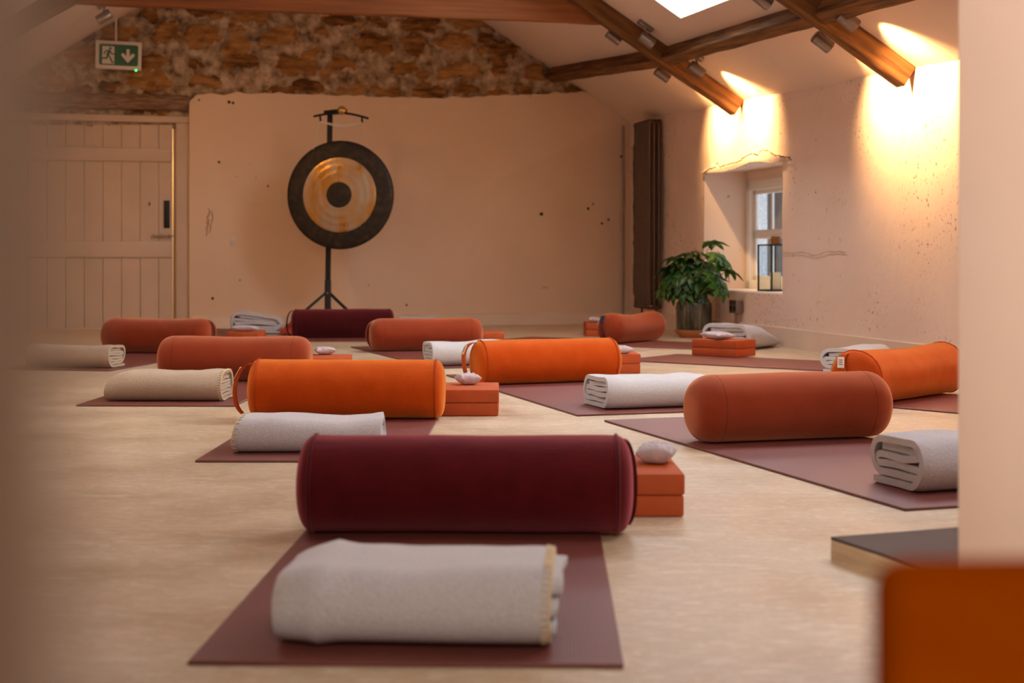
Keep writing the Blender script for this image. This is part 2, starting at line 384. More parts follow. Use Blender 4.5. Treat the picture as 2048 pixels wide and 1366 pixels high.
class MB:
    def __init__(self): self.v = []; self.f = []
    def add(self, vs, fs):
        k = len(self.v); self.v += [Vector(p) for p in vs]; self.f += [tuple(i + k for i in f) for f in fs]; return self
    def box(self, c, s, rot=None):
        hx, hy, hz = s[0] / 2, s[1] / 2, s[2] / 2
        vs = [Vector((x, y, z)) for x in (-hx, hx) for y in (-hy, hy) for z in (-hz, hz)]
        if rot is not None: vs = [rot @ p for p in vs]
        c = Vector(c)
        return self.add([p + c for p in vs], [(0, 1, 3, 2), (4, 6, 7, 5), (0, 4, 5, 1), (2, 3, 7, 6), (0, 2, 6, 4), (1, 5, 7, 3)])
    def hexa(self, p):     # eight corners: bottom 4 (ccw), top 4
        return self.add(p, [(3, 2, 1, 0), (4, 5, 6, 7), (0, 1, 5, 4), (1, 2, 6, 5), (2, 3, 7, 6), (3, 0, 4, 7)])
    def bar(self, a, b, w, h, up=(0, 0, 1)):
        a = Vector(a); b = Vector(b); t = (b - a).normalized(); s = t.cross(Vector(up)).normalized(); u = s.cross(t)
        o = [s * (-w / 2) + u * (-h / 2), s * (w / 2) + u * (-h / 2), s * (w / 2) + u * (h / 2), s * (-w / 2) + u * (h / 2)]
        return self.add([a + q for q in o] + [b + q for q in o], [(3, 2, 1, 0), (4, 5, 6, 7), (0, 1, 5, 4), (1, 2, 6, 5), (2, 3, 7, 6), (3, 0, 4, 7)])
    def tube(self, pts, r, n=10, closed=False, rr=None):
        pts = [Vector(p) for p in pts]; m = len(pts); rings = []
        prev = None
        for i, p in enumerate(pts):
            a = pts[i - 1] if (i > 0 or closed) else pts[i]; b = pts[(i + 1) % m] if (i < m - 1 or closed) else pts[i]
            t = (b - a).normalized()
            ref = Vector((0, 0, 1)) if abs(t.z) < 0.9 else Vector((1, 0, 0))
            s = t.cross(ref).normalized() if prev is None else (prev - t * prev.dot(t)).normalized()
            prev = s; q = t.cross(s)
            ra = rr[i] if rr else r
            rings.append([p + (s * math.cos(2 * math.pi * k / n) + q * math.sin(2 * math.pi * k / n)) * ra for k in range(n)])
        fs = []
        for i in range(m if closed else m - 1):
            j = (i + 1) % m
            for k in range(n):
                fs.append((i * n + k, i * n + (k + 1) % n, j * n + (k + 1) % n, j * n + k))
        if not closed:
            fs.append(tuple(range(n - 1, -1, -1))); fs.append(tuple((m - 1) * n + k for k in range(n)))
        return self.add([p for rg in rings for p in rg], fs)
    def cyl(self, a, b, r, n=24, r2=None):
        return self.tube([a, b], r, n, rr=[r, r if r2 is None else r2])
    def lathe(self, prof, n=40, c=(0, 0, 0), wob=None):       # (radius, z) from bottom to top, closed with caps where radius > 0
        c = Vector(c); vs = []; fs = []
        for i, (r, z) in enumerate(prof):
            for k in range(n):
                a = 2 * math.pi * k / n; q = wob(a, z) if wob else 1
                vs.append(c + Vector((r * q * math.cos(a), r * q * math.sin(a), z)))
        for i in range(len(prof) - 1):
            for k in range(n):
                fs.append((i * n + k, i * n + (k + 1) % n, (i + 1) * n + (k + 1) % n, (i + 1) * n + k))
        fs.append(tuple(range(n - 1, -1, -1))); fs.append(tuple((len(prof) - 1) * n + k for k in range(n)))
        return self.add(vs, fs)
    def build(self, name, m, parent=None, bevel=0, seg=2, smooth=False, angle=40, xf=None):
        me = bpy.data.meshes.new(name)
        me.from_pydata([tuple((xf @ p) if xf else p) for p in self.v], [], self.f); me.update()
        bm = bmesh.new(); bm.from_mesh(me)
        bmesh.ops.recalc_face_normals(bm, faces=bm.faces)
        if bevel:
            ed = [e for e in bm.edges if len(e.link_faces) == 2 and e.calc_face_angle(0) > R(30)]
            bmesh.ops.bevel(bm, geom=ed, offset=bevel, segments=seg, profile=0.5, affect='EDGES', clamp_overlap=True)
        bm.to_mesh(me); bm.free()
        return link(name, me, m, parent, smooth or bevel > 0, angle)

def prism(pts, a, b):
    """polygon pts (list of Vector) swept from offset vector a to offset vector b"""
    n = len(pts); a = Vector(a); b = Vector(b)
    vs = [p + a for p in pts] + [p + b for p in pts]
    fs = [tuple(range(n - 1, -1, -1)), tuple(range(n, 2 * n))] + [(i, (i + 1) % n, n + (i + 1) % n, n + i) for i in range(n)]
    return MB().add(vs, fs)
def struct(o): o['kind'] = 'structure'; return o

# ================================================================== THE SETTING
U0, U1 = -9.0, 5.36
# floor
fl = MB(); c = [room(U0 - .3, RW + .3), room(U0 - .3, -.5), room(U1 + 1.2, -.5), room(U1 + 1.2, RW + .3)]
fl.hexa([p + Vector((0, 0, -.15)) for p in c] + [p.copy() for p in c])
struct(fl.build('floor', M['floor']))

# right wall with the window recess
def grid_wall(name, m, us, zf, hole, amp, seed, depth):
    nz = 15
    vs = []; idx = {}; fs = []
    zlist = sorted(set([0.0, 0.06, 0.12, 0.22, 0.33, 0.45, 0.6, 0.75, 0.9, 1.05, 1.205, 1.3, 1.38, 1.45, 1.0]))
    for i, u in enumerate(us):
        zz = zlist[:-1] + [zf(u)] if zf(u) > zlist[-1] else zlist
        zz = zlist + [zf(u) + 0.02]
        for j, z in enumerate(zz):
            off = amp * noise.noise(Vector((u * 1.3, z * 1.5, seed))) + amp * 0.5 * noise.noise(Vector((u * 4.1, z * 4.3, seed + 3)))
            idx[i, j] = len(vs); vs.append(room(u, off, z))
    nj = len(zlist) + 1
    def inhole(i, j):
        u = (us[i] + us[i + 1]) / 2
        zz = zlist + [zf(u)]
        z = (zz[j] + zz[j + 1]) / 2
        return hole and hole[0] < u < hole[1] and hole[2] < z < hole[3]
    holes = set()
    for i in range(len(us) - 1):
        for j in range(nj - 1):
            if inhole(i, j): holes.add((i, j)); continue
            fs.append((idx[i, j], idx[i, j + 1], idx[i + 1, j + 1], idx[i + 1, j]))
    deep = {}
    def dp(i, j):
        if (i, j) not in deep:
            deep[i, j] = len(vs); u, d = to_room(vs[idx[i, j]]); z = vs[idx[i, j]].z
            vs.append(room(u, -depth, z))
        return deep[i, j]
    for (i, j) in holes:
        for (di, dj, a, b) in ((-1, 0, (i, j), (i, j + 1)), (1, 0, (i + 1, j), (i + 1, j + 1)), (0, -1, (i, j), (i + 1, j)), (0, 1, (i, j + 1), (i + 1, j + 1))):
            if (i + di, j + dj) not in holes:
                fs.append((idx[a], idx[b], dp(*b), dp(*a)))
    return MB().add(vs, fs), vs
HOLE = (2.09, 3.51, 0.33, 1.205)
us = [U0 + 0.3 * k for k in range(0, 34)]
us = [u for u in us if u < 1.0] + [1.0 + 0.1 * k for k in range(0, 44)]
us = sorted(set([round(u, 3) for u in us if min(abs(u - 2.09), abs(u - 3.51)) > 0.04] + [2.09, 3.51, U1]))
us = [u for u in us if u <= U1]
w, _ = grid_wall('wall_right', M['plaster'], us, eave, HOLE, 0.012, 2.0, 0.38)
# outer skin of the same wall, pierced by the same opening
def skin(u0, u1, z0, z1): 
    w.add([room(u0, -.385, z0), room(u1, -.385, z0), room(u1, -.385, z1), room(u0, -.385, z1)], [(0, 1, 2, 3)])
skin(U0, HOLE[0], 0, 1.75); skin(HOLE[1], U1 + .4, 0, 1.75); skin(HOLE[0], HOLE[1], 0, HOLE[2]); skin(HOLE[0], HOLE[1], HOLE[3], 1.75)
wall_right = struct(w.build('wall_right', M['plaster'], smooth=True, angle=35))

# cracked plaster over the recess
def wp(px, py, off=0.0):
    u, z = wall_px(px, py, off); return room(u, off, z)
crack_px = [(1407, 347), (1418, 339), (1430, 334), (1432, 327), (1440, 333), (1455, 329), (1466, 325), (1480, 322), (1487, 315), (1494, 310), (1505, 306), (1515, 309),
            (1517, 304), (1527, 300), (1538, 302), (1548, 309), (1562, 313), (1572, 315)]
low_px = [(1566, 325), (1550, 327), (1530, 324), (1510, 325), (1495, 331), (1480, 338), (1455, 344), (1430, 346)]
fm = prism([wp(*p) for p in crack_px + low_px], ED * -0.02, ED * 0.035)
fm.build('loose_plaster', M['plaster'], wall_right, bevel=0.006)
def ribbon(pts, wd, off_v, name, m, parent, jit=0.0):
    mb = MB(); n = len(pts); L_ = []; R_ = []
    for i, p in enumerate(pts):
        t = (pts[min(i + 1, n - 1)] - pts[max(i - 1, 0)]).normalized(); s = t.cross(Vector(off_v)).normalized()
        k = wd * (0.4 + 0.9 * random.random()) * (1 if 0 < i < n - 1 else 0.3)
        L_.append(p + s * k / 2); R_.append(p - s * k / 2)
    th = Vector(off_v).normalized() * 0.004
    vs = L_ + R_ + [p - th for p in L_] + [p - th for p in R_]
    fs = []
    for i in range(n - 1):
        fs += [(i, i + 1, n + i + 1, n + i), (2 * n + i, 3 * n + i, 3 * n + i + 1, 2 * n + i + 1), (i, 2 * n + i, 2 * n + i + 1, i + 1), (n + i, n + i + 1, 3 * n + i + 1, 3 * n + i)]
    mb.add(vs, fs)
    return mb.build(name, m, parent)
def wander(pxs, step=4, j=2.0):
    out = []
    for a, b in zip(pxs[:-1], pxs[1:]):
        n = max(1, int(math.hypot(b[0] - a[0], b[1] - a[1]) / step))
        for k in range(n): 
            t = k / n; out.append((a[0] + (b[0] - a[0]) * t + random.uniform(-j, j), a[1] + (b[1] - a[1]) * t + random.uniform(-j, j)))
    out.append(pxs[-1]); return out
ribbon([wp(*p, .037) for p in wander(crack_px, 3, 1.6)], 0.007, ED, 'crack', M['dark'], wall_right)
ribbon([wp(*p, .014) for p in wander([(1564, 507), (1600, 505), (1625, 510), (1660, 503), (1690, 504)], 6, 1.5)], 0.0020, ED, 'crack', M['lintel'], wall_right)
ribbon([wp(*p, .014) for p in wander([(1562, 318), (1572, 312), (1582, 320)], 3, 2)], 0.008, ED, 'crack', M['dark'], wall_right)
# ragged seam beside the radiator, up the corner
ribbon([room(5.2 + random.uniform(-.015, .015), .012, z) for z in [0.25 + .04 * k for k in range(33)]], 0.022, ED, 'crack', M['dark'], wall_right)

# left wall and the wall behind the camera
lw = MB(); lw.hexa([room(U0, RW, 0), room(U0, RW + .3, 0), room(U1 + 1.2, RW + .3, 0), room(U1 + 1.2, RW, 0), room(U0, RW, eave(U0) + .05), room(U0, RW + .3, eave(U0) + .05), room(U1 + 1.2, RW + .3, eave(U1) + .1), room(U1 + 1.2, RW, eave(U1) + .1)])
struct(lw.build('wall_left', M['plaster']))
rw = MB(); rw.box(Vector((0, 0, 0)), (RW + .9, .2, 3.6))
o = struct(rw.build('wall_rear', M['plaster'])); o.location = room(U0 - .1, RW / 2, 1.8); o.rotation_euler = (0, 0, math.atan2(-ED.y, -ED.x))

# ceiling: two slopes with roof-window openings, 0.07 thick
def slope(holes, left):
    mb = MB()
    dd = (lambda a: RW - a) if left else (lambda a: a)
    uu = sorted(set([U0, U1 + 1.2] + [h[0] for h in holes] + [h[1] for h in holes]))
    hs = [(h[0], h[1], *( (RW - h[3], RW - h[2]) if left else (h[2], h[3]))) for h in holes]
    ds = sorted(set([-0.05, RW / 2] + [h[2] for h in hs] + [h[3] for h in hs]))
    n = NL if left else NR
    def P(u, a, up): return room(u, dd(a), eave(u) + PITCH * a) + n * up
    for i in range(len(uu) - 1):
        for j in range(len(ds) - 1):
            um = (uu[i] + uu[i + 1]) / 2; dm = (ds[j] + ds[j + 1]) / 2
            if any(h[0] < um < h[1] and h[2] < dm < h[3] for h in hs): continue
            a, b, c_, d_ = (uu[i], ds[j]), (uu[i + 1], ds[j]), (uu[i + 1], ds[j + 1]), (uu[i], ds[j + 1])
            mb.hexa([P(*a, 0), P(*b, 0), P(*c_, 0), P(*d_, 0), P(*a, .07), P(*b, .07), P(*c_, .07), P(*d_, .07)])
    return mb
cm = slope(SKY_R, False); c2 = slope(SKY_L, True); cm.add(c2.v, c2.f)
struct(cm.build('ceiling', M['ceiling']))

# roof windows
k = 2
for i, (u0, u1, d0, d1) in enumerate(SKY_R + SKY_L):
    n = NR if i < 3 else NL
    e = struct(empty('window_%d' % k)); k += 1
    def Q(u, d, up): return room(u, d, ceil_z(u, d)) + n * up
    fr = MB()
    e0 = .03
    for a, b in (((u0 - e0, d0 - e0), (u1 + e0, d0 - e0)), ((u1 + e0, d0 - e0), (u1 + e0, d1 + e0)), ((u1 + e0, d1 + e0), (u0 - e0, d1 + e0)), ((u0 - e0, d1 + e0), (u0 - e0, d0 - e0))):
        fr.bar(Q(*a, .10), Q(*b, .10), .05, .05, n)
    fr.build('window_frame', M['white_paint'], e)
    gp = MB(); gp.add([Q(u0, d0, .06), Q(u1, d0, .06), Q(u1, d1, .06), Q(u0, d1, .06)], [(0, 1, 2, 3)])
    gp.build('pane', M['glass'], e)

# ------------------------------------------------------------------ back wall: rubble above, plaster below
def stones():
    rng = random.Random(11); out = []
    z = 1.70; row = 0
    while z < 3.6:
        h = rng.uniform(0.12, 0.23); s = -4.3 + rng.uniform(0, .3)
        while s < 1.4:
            wd = rng.uniform(0.14, 0.46)
            if rng.random() < 0.86:
                out.append((s + wd / 2, z + h / 2 + rng.uniform(-.035, .035), wd / 2 * rng.uniform(.72, .96), h / 2 * rng.uniform(.70, .98), rng.uniform(-.16, .16), rng.random(), rng.uniform(2.2, 4.0)))
            s += wd + rng.uniform(.02, .10)
        z += h + rng.uniform(.015, .045)
    for _ in range(110):
        out.append((rng.uniform(-4.2, 1.2), rng.uniform(1.75, 3.3), rng.uniform(.03, .07), rng.uniform(.025, .05), rng.uniform(-.5, .5), rng.random(), 2.0))
    return out
ST = stones()
def stone_at(s, z):
    best = 0; tint = 0.5
    js = 0.075 * noise.noise(Vector((s * 6, z * 6, 1))) + 0.035 * noise.noise(Vector((s * 17, z * 17, 4))) + 0.014 * noise.noise(Vector((s * 45, z * 45, 4)))
    jz = 0.06 * noise.noise(Vector((s * 6, z * 6, 9))) + 0.03 * noise.noise(Vector((s * 17, z * 17, 14))) + 0.012 * noise.noise(Vector((s * 45, z * 45, 14)))
    for (cs, cz, a, b, rot, t, ex) in ST:
        x = s + js - cs; y = z + jz - cz
        if abs(x) > a * 1.4 or abs(y) > b * 1.6: continue
        cr, sr = math.cos(rot), math.sin(rot); x, y = (x * cr + y * sr) / a, (-x * sr + y * cr) / b
        q = 1.0 - (abs(x) ** ex + abs(y) ** ex) ** (1 / ex)
        v = max(0.0, min(1.0, 0.5 + q * 1.7))
        if v > best: best, tint = v, t
    return best, tint
S0, S1, DS = -4.3, 1.35, 0.0165
Z0 = 1.60
ns = int((S1 - S0) / DS); nz = int((3.45 - Z0) / DS)
vs = []; cols = []; fs = []
for j in range(nz + 1):
    for i in range(ns + 1):
        s = S0 + i * DS; z = Z0 + j * DS
        p = back(s, z); u, d = to_room(p)
        zt = ceil_z(u, max(-.05, min(RW, d))) + 0.06
        if z > zt + 0.05:
            m_, t_ = 0, .5
        else:
            m_, t_ = stone_at(s, z)
        rough = noise.fractal(Vector((s * 9, z * 9, 3)), 1.0, 2.0, 4)
        off = -0.075 + 0.030 * min(1, m_ * 1.2) + 0.026 * rough + (0.012 * noise.noise(Vector((s * 14, z * 50, 5))) if m_ > .5 else 0)
        vs.append(back(s, min(z, zt), off)); cols.append((m_, t_, 0, 1))
W1 = ns + 1
for j in range(nz):
    for i in range(ns):
        fs.append((j * W1 + i, j * W1 + i + 1, (j + 1) * W1 + i + 1, (j + 1) * W1 + i))
me = bpy.data.meshes.new('wall_back'); me.from_pydata([tuple(v) for v in vs], [], fs); me.update()
at = me.attributes.new('stone', 'FLOAT_COLOR', 'POINT')
at.data.foreach_set('color', [x for c_ in cols for x in c_])
wall_back = struct(link('wall_back', me, M['stone'], None, True, 180))

# door opening limits on the back wall
sD1, _ = back_px(378, 400); sD0, _ = back_px(-95, 400)
_, zD = back_px(365, 222, -.03)
# masonry core behind everything (two piers beside the door and the gable over it)
core = MB()
def cbox(s0, s1, z0, z1, o0, o1):
    p = [back(s0, 0, o0), back(s1, 0, o0), back(s1, 0, o1), back(s0, 0, o1)]
    core.hexa([Vector((q.x, q.y, z0)) for q in p] + [Vector((q.x, q.y, z1)) for q in p])
cbox(sD1, 1.45, 0, 1.75, -.40, -.10); cbox(-4.4, sD0, 0, 1.75, -.40, -.01); cbox(-4.4, 1.45, zD + .13, 3.6, -.40, -.12)
core.build('masonry_core', M['plaster_back'], wall_back)
# plaster coat with a ragged top
sR = 1.06
_, zl = back_px(380, 192); _, zr = back_px(1185, 187)
top = []
for k in range(0, 131):
    s = sD1 + (sR - sD1) * k / 130
    z = zl + (zr - zl) * (k / 130) + 0.022 * noise.noise(Vector((s * 9, 0, 2))) + 0.014 * abs(noise.noise(Vector((s * 26, 0, 7)))) + 0.02 * math.sin(s * 2.2)
    if k < 2: z -= 0.05 * (1 - k / 2)
    u, d = to_room(back(s, 0)); z = min(z, ceil_z(u, max(0.0, d)) + 0.03)
    top.append(back(s, z))
pts = [back(sR, 0), *reversed(top), back(sD1, 0)]
pl = prism(pts, BN * -0.16, BN * 0.0)
pl.build('plaster_coat', M['plaster_back'], wall_back, bevel=0.006)
# stains and holes: small dark pocks where the photograph shows them
pk = MB()
for (px, py, r_) in [(438, 324, 5), (458, 204, 6), (466, 206, 5), (398, 200, 4), (1083, 428, 7), (1176, 417, 6), (1204, 447, 5), (1217, 439, 5), (536, 372, 4), (425, 597, 5), (1243, 313, 6), (1186, 408, 4), (480, 560, 3), (813, 610, 4)]:
    s, z = back_px(px, py); r2 = r_ * 12 / F
    pk.add([back(s + r2 * .55 * (0.8 + .4 * random.random()) * math.cos(a * math.pi / 4), z + r2 * .5 * (0.8 + .4 * random.random()) * math.sin(a * math.pi / 4), .0015) for a in range(8)], [tuple(range(8))])
pk.build('plaster_pocks', M['dark'], wall_back)
# scratch mark in the plaster
ribbon([back(*back_px(*p), .0025) for p in wander([(414, 470), (418, 440), (416, 415)], 6, 3)], 0.02, BN, 'scuff', M['plaster_scuff'], wall_back)
ribbon([back(*back_px(*p), .0025) for p in wander([(421, 465), (424, 440), (423, 420)], 6, 3)], 0.012, BN, 'scuff', M['plaster_scuff'], wall_back)

# lintel over the door
lt = MB(); s0_, zb = back_px(-110, 222, .01); s1_, zt_ = back_px(376, 190, .01)
n = 40
for k in range(n):
    a = s0_ + (s1_ - s0_) * k / n; b = s0_ + (s1_ - s0_) * (k + 1) / n
rows = [(-.09, 0), (.004, .004), (.016, .028), (.006, .05), (.02, .075), (.010, .10), (-.01, .122), (-.09, .126)]
vs = []; fs = []
for i in range(n + 1):
    s = s0_ + (s1_ - s0_) * i / n
    for (o_, h_) in rows:
        vs.append(back(s, zD + h_ * (1 + .04 * noise.noise(Vector((s * 2, h_ * 9, 1)))), o_ + .012 * noise.noise(Vector((s * 3, h_ * 40, 5)))))
m_ = len(rows)
for i in range(n):
    for j in range(m_): fs.append((i * m_ + j, (i + 1) * m_ + j, (i + 1) * m_ + (j + 1) % m_, i * m_ + (j + 1) % m_))
fs += [tuple(range(m_)), tuple(n * m_ + j for j in range(m_))]
lt.add(vs, fs)
struct(lt.build('trim_1', M['lintel'], smooth=True, angle=60))

# door: frame, planked leaf with ledges, black plate, bolt
door = struct(empty('door_1'))
def slab(mb, px0, py0, px1, py1, o0, o1, zfix=None):
    s0, z1 = back_px(px0, py0, o1); s1, z0 = back_px(px1, py1, o1)
    if zfix is not None: z0 = zfix
    p = [back(s0, 0, o0), back(s1, 0, o0), back(s1, 0, o1), back(s0, 0, o1)]
    mb.hexa([Vector((q.x, q.y, z0)) for q in p] + [Vector((q.x, q.y, z1)) for q in p]); return mb
slab(MB(), -95, 222, 379.5, 246, -.15, -.030).build('head_frame', M['door_paint'], door, bevel=0.004)
slab(MB(), 352, 246, 379.5, 655, -.15, -.030, 0.0).build('side_frame', M['door_paint'], door, bevel=0.004)
slab(MB(), 346.5, 246, 352, 655, -.12, -.095, 0.0).build('door_stop', M['door_paint'], door)
slab(MB(), -95, 246, -60, 655, -.12, -.030, 0.0).build('side_frame', M['door_paint'], door, bevel=0.004)
leaf = MB(); xs = [-58, -20, 18, 55, 93, 130.5, 168, 205.5, 243, 280.5, 317.5, 345]
for a, b in zip(xs[:-1], xs[1:]): slab(leaf, a + .12, 249, b - .12, 655, -.095, -.062, 0.008)
slab(leaf, -58, 249, 345, 655, -.112, -.094, 0.008)
leaf_o = leaf.build('door_leaf', M['door_paint'], door, bevel=0.004, seg=1)
for (y0, y1) in ((290, 324), (482, 515)): slab(MB(), -50, y0, 343, y1, -.062, -.046).build('ledge', M['door_paint'], door, bevel=0.004)
slab(MB(), 327.5, 401, 339.5, 456, -.062, -.054).build('pull_plate', M['black_metal'], door, bevel=0.002)
bt = MB(); 
s0, z_ = back_px(306, 472, -.04); s1, _ = back_px(347, 472, -.04)
bt.cyl(back(s0, z_, -.035), back(s1, z_, -.035), .006, 10)
for q in (308, 322, 338): 
    s_, _ = back_px(q, 472, -.04); bt.box(back(s_, z_, -.042), (.012, .03, .03), Matrix.Rotation(math.atan2(BD.y, BD.x), 3, 'Z'))
bt.build('bolt', M['steel'], door)
hk = MB(); s_, z_ = back_px(299, 408, -.05); hk.cyl(back(s_, z_ - .01, -.06), back(s_, z_ + .015, -.052), .006, 8); hk.build('peg', M['copper'], door)
# lit passage behind the door
pa = MB(); pa.hexa([back(sD0 - .3, 0, -1.3), back(sD1 + .5, 0, -1.3), back(sD1 + .5, 0, -1.25), back(sD0 - .3, 0, -1.25), back(sD0 - .3, 2.2, -1.3), back(sD1 + .5, 2.2, -1.3), back(sD1 + .5, 2.2, -1.25), back(sD0 - .3, 2.2, -1.25)])
struct(pa.build('wall_passage', M['brass'] if False else M['plaster']))
pl_ = bpy.data.lights.new('passage lamp', 'POINT'); pl_.energy = 14; pl_.color = (1, .6, .16); pl_.shadow_soft_size = .05
po = bpy.data.objects.new('passage lamp', pl_); COL.objects.link(po); po.location = back(sD1 - .25, 1.3, -.8)

# skirtings
sk = MB(); 
n = 24
for i in range(n):
    a = -0.3 + (U1 - .02 + .3) * i / n; 
us2 = [U0 + .1, -3, -1, 0.2, 1.4, 2.6, 3.6, 4.5, U1 - .02]
for a, b in zip(us2[:-1], us2[1:]):
    sk.hexa([room(a, -.01, 0), room(b, -.01, 0), room(b, .026, 0), room(a, .026, 0), room(a, -.01, .125), room(b, -.01, .125), room(b, .020, .12), room(a, .020, .12)])
struct(sk.build('baseboard_right', M['skirting']))
sk = MB(); sk.hexa([back(sD1 + .02, 0, -.01), back(sR - .02, 0, -.01), back(sR - .02, 0, .022), back(sD1 + .02, 0, .022), back(sD1 + .02, .10, -.01), back(sR - .02, .10, -.01), back(sR - .02, .095, .018), back(sD1 + .02, .095, .018)])
struct(sk.build('baseboard_back', M['skirting']))

# roof timbers
UT = [2.778, 0.41, -1.96]
def timber(name, a, b, w, h, m, up, seed, seg=14):
    """old sawn timber with slightly wavy faces; a->b is the centre line"""
    a = Vector(a); b = Vector(b); t = (b - a); Ln = t.length; t.normalize()
    s = t.cross(Vector(up)).normalized(); q = s.cross(t)
    ct = [(-.5, -.5), (-.5, -.15), (-.5, .2), (-.5, .5), (.5, .5), (.5, .2), (.5, -.15), (.5, -.5)]
    vs = []; fs = []; k = len(ct)
    for i in range(seg + 1):
        x = Ln * i / seg
        for j, (cx, cy) in enumerate(ct):
            dv = .06 * noise.noise(Vector((x * 3, j * 1.7, seed))); dw = .06 * noise.noise(Vector((x * 3, j * 2.3, seed + 5)))
            vs.append(Vector((x, (cx + dv) * w, (cy + dw) * h)))
    for i in range(seg):
        for j in range(k): fs.append((i * k + j, (i + 1) * k + j, (i + 1) * k + (j + 1) % k, i * k + (j + 1) % k))
    fs += [tuple(range(k)), tuple(seg * k + j for j in range(k))]
    o = MB().add(vs, fs).build(name, m, bevel=0.006, seg=1)
    o.matrix_world = Matrix.Translation(a) @ Matrix((t, s, q)).transposed().to_4x4()
    return struct(o)
for i, u in enumerate(UT):
    for left in (False, True):
        if left and i == 2: continue
        n = NL if left else NR
        def C(a): 
            d = RW - a if left else a
            return room(u, d, eave(u) + PITCH * a) - n * .055
        timber('trim_%d' % (2 + i * 2 + left), C(0.0), C(RW / 2), .085, .135, M['wood'], n, i * 3 + left, 18)
    if i < 2:
        zb = 2.146 + (0.0 if i == 0 else -.08) + .085
        a = (zb - eave(u)) / PITCH
        timber('trim_%d' % (10 + i), room(u + .06, a - .05, zb), room(u + .06, RW - a + .05, zb), .06, .17, M['wood_beam'], (0, 0, 1), 30 + i, 20)
PUR = [((5.32, .70), (2.83, .545)), ((2.73, .545), (0.46, .525)), ((0.36, .52), (-1.9, .50))]
for i, ((ua, da), (ub, db)) in enumerate(PUR):
    def C(u, d): return room(u, d - .03, eave(u) + PITCH * (d - .03)) - NR * .05
    timber('trim_%d' % (20 + i), C(ua, da), C(ub, db), .09, .105, M['wood'], NR, 50 + i, 16)

# ------------------------------------------------------------------ window in the recess
win = struct(empty('window_1'))
WO = -0.35
def wbar(mb, u0, z0, u1, z1, o0, o1):
    mb.hexa([room(u0, o0, z0), room(u1, o0, z0), room(u1, o1, z0), room(u0, o1, z0), room(u0, o0, z1), room(u1, o0, z1), room(u1, o1, z1), room(u0, o1, z1)]); return mb
uF = 3.50; uN = 2.10
fr = MB()
wbar(fr, uF, .335, uF - .07, 1.13, -.38, WO + .03); wbar(fr, uN, .335, uN + .07, 1.13, -.38, WO + .03)
wbar(fr, uF, 1.06, uN, 1.13, -.38, WO + .03); wbar(fr, uF, .335, uN, .40, -.38, WO + .03)
fr.build('window_frame', M['white_paint'], win, bevel=0.004)
wbar(MB(), uF - .001, 1.13, uN + .001, 1.203, -.38, WO + .02).build('head_board', M['plaster'], win)
for (a, b, z0, z1, nm) in ((uF - .07, uN + .07, .735, 1.06, 'upper_sash'), (uF - .07, uN + .07, .40, .735, 'lower_sash')):
    sm = MB(); t = .05
    wbar(sm, a, z0, a - t, z1, -.375, WO); wbar(sm, b, z0, b + t, z1, -.375, WO)
    wbar(sm, a, z1 - .03, b, z1, -.375, WO); wbar(sm, a, z0, b, z0 + .035, -.375, WO)
    nb = 4
    for k in range(1, nb):
        q = a + (b - a) * k / nb - .012; wbar(sm, q + .012, z0, q - .012, z1, -.372, WO - .004)
    so = sm.build(nm, M['white_paint'], win, bevel=0.003)
    wbar(MB(), a - t, z0 + .035, b + t, z1 - .03, -.366, -.362).build('pane', M['glass'], so)
# sill with a ragged front lip
sl = []
for k in range(31):
    u = uN + (uF - uN) * k / 30
    sl.append(room(u, -.005 + .02 * noise.noise(Vector((u * 9, 1, 1))), .33))
pts = sl + [room(uF, -.36, .33), room(uN, -.36, .33)]
prism(pts, (0, 0, -.012), (0, 0, .008)).build('window_sill', M['sill'], win, bevel=0.003)
# yard outside
ex = MB(); a_, b_ = room(-2, -2.6), room(18, -2.6)
ex.bar(Vector((a_.x, a_.y, 1.5)), Vector((b_.x, b_.y, 1.5)), .2, 3.0)
struct(ex.build('wall_yard', M['pebble']))
ex = MB(); p_ = room(4.62, -1.1); ex.box((p_.x, p_.y, 1.2), (.16, .16, 2.4)); p_ = room(3.95, -1.1); ex.box((p_.x, p_.y, 1.2), (.10, .16, 2.4)); 
e = empty('downpipe'); ex = MB(); p_ = room(5.05, -1.25); ex.tube([(p_.x, p_.y, 0), (p_.x, p_.y, 2.4)], .10, 14); q_ = ex.build('pipe', M['slate_dark'], e, smooth=True)
tag(e, 'dark downpipe outside, seen through the left panes of the window', 'pipe')

# ------------------------------------------------------------------ doorway the photograph is taken through
J = Vector((0.686, 2.20, 0))
q = MB(); dv = -ED; nv = -EU
p = [J, J + nv * .22, J + nv * .22 + dv * 2.1, J + dv * 2.1]
q.hexa([a.copy() for a in p] + [a + Vector((0, 0, 3.3 if False else 2.6)) for a in p])
struct(q.build('wall_entrance_right', M['jamb'], bevel=0.012, seg=3))
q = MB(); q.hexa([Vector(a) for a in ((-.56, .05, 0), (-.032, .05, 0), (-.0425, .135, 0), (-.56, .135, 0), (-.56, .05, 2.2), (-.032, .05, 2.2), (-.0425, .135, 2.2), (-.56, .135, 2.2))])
struct(q.build('wall_entrance_left', M['dim_wall']))

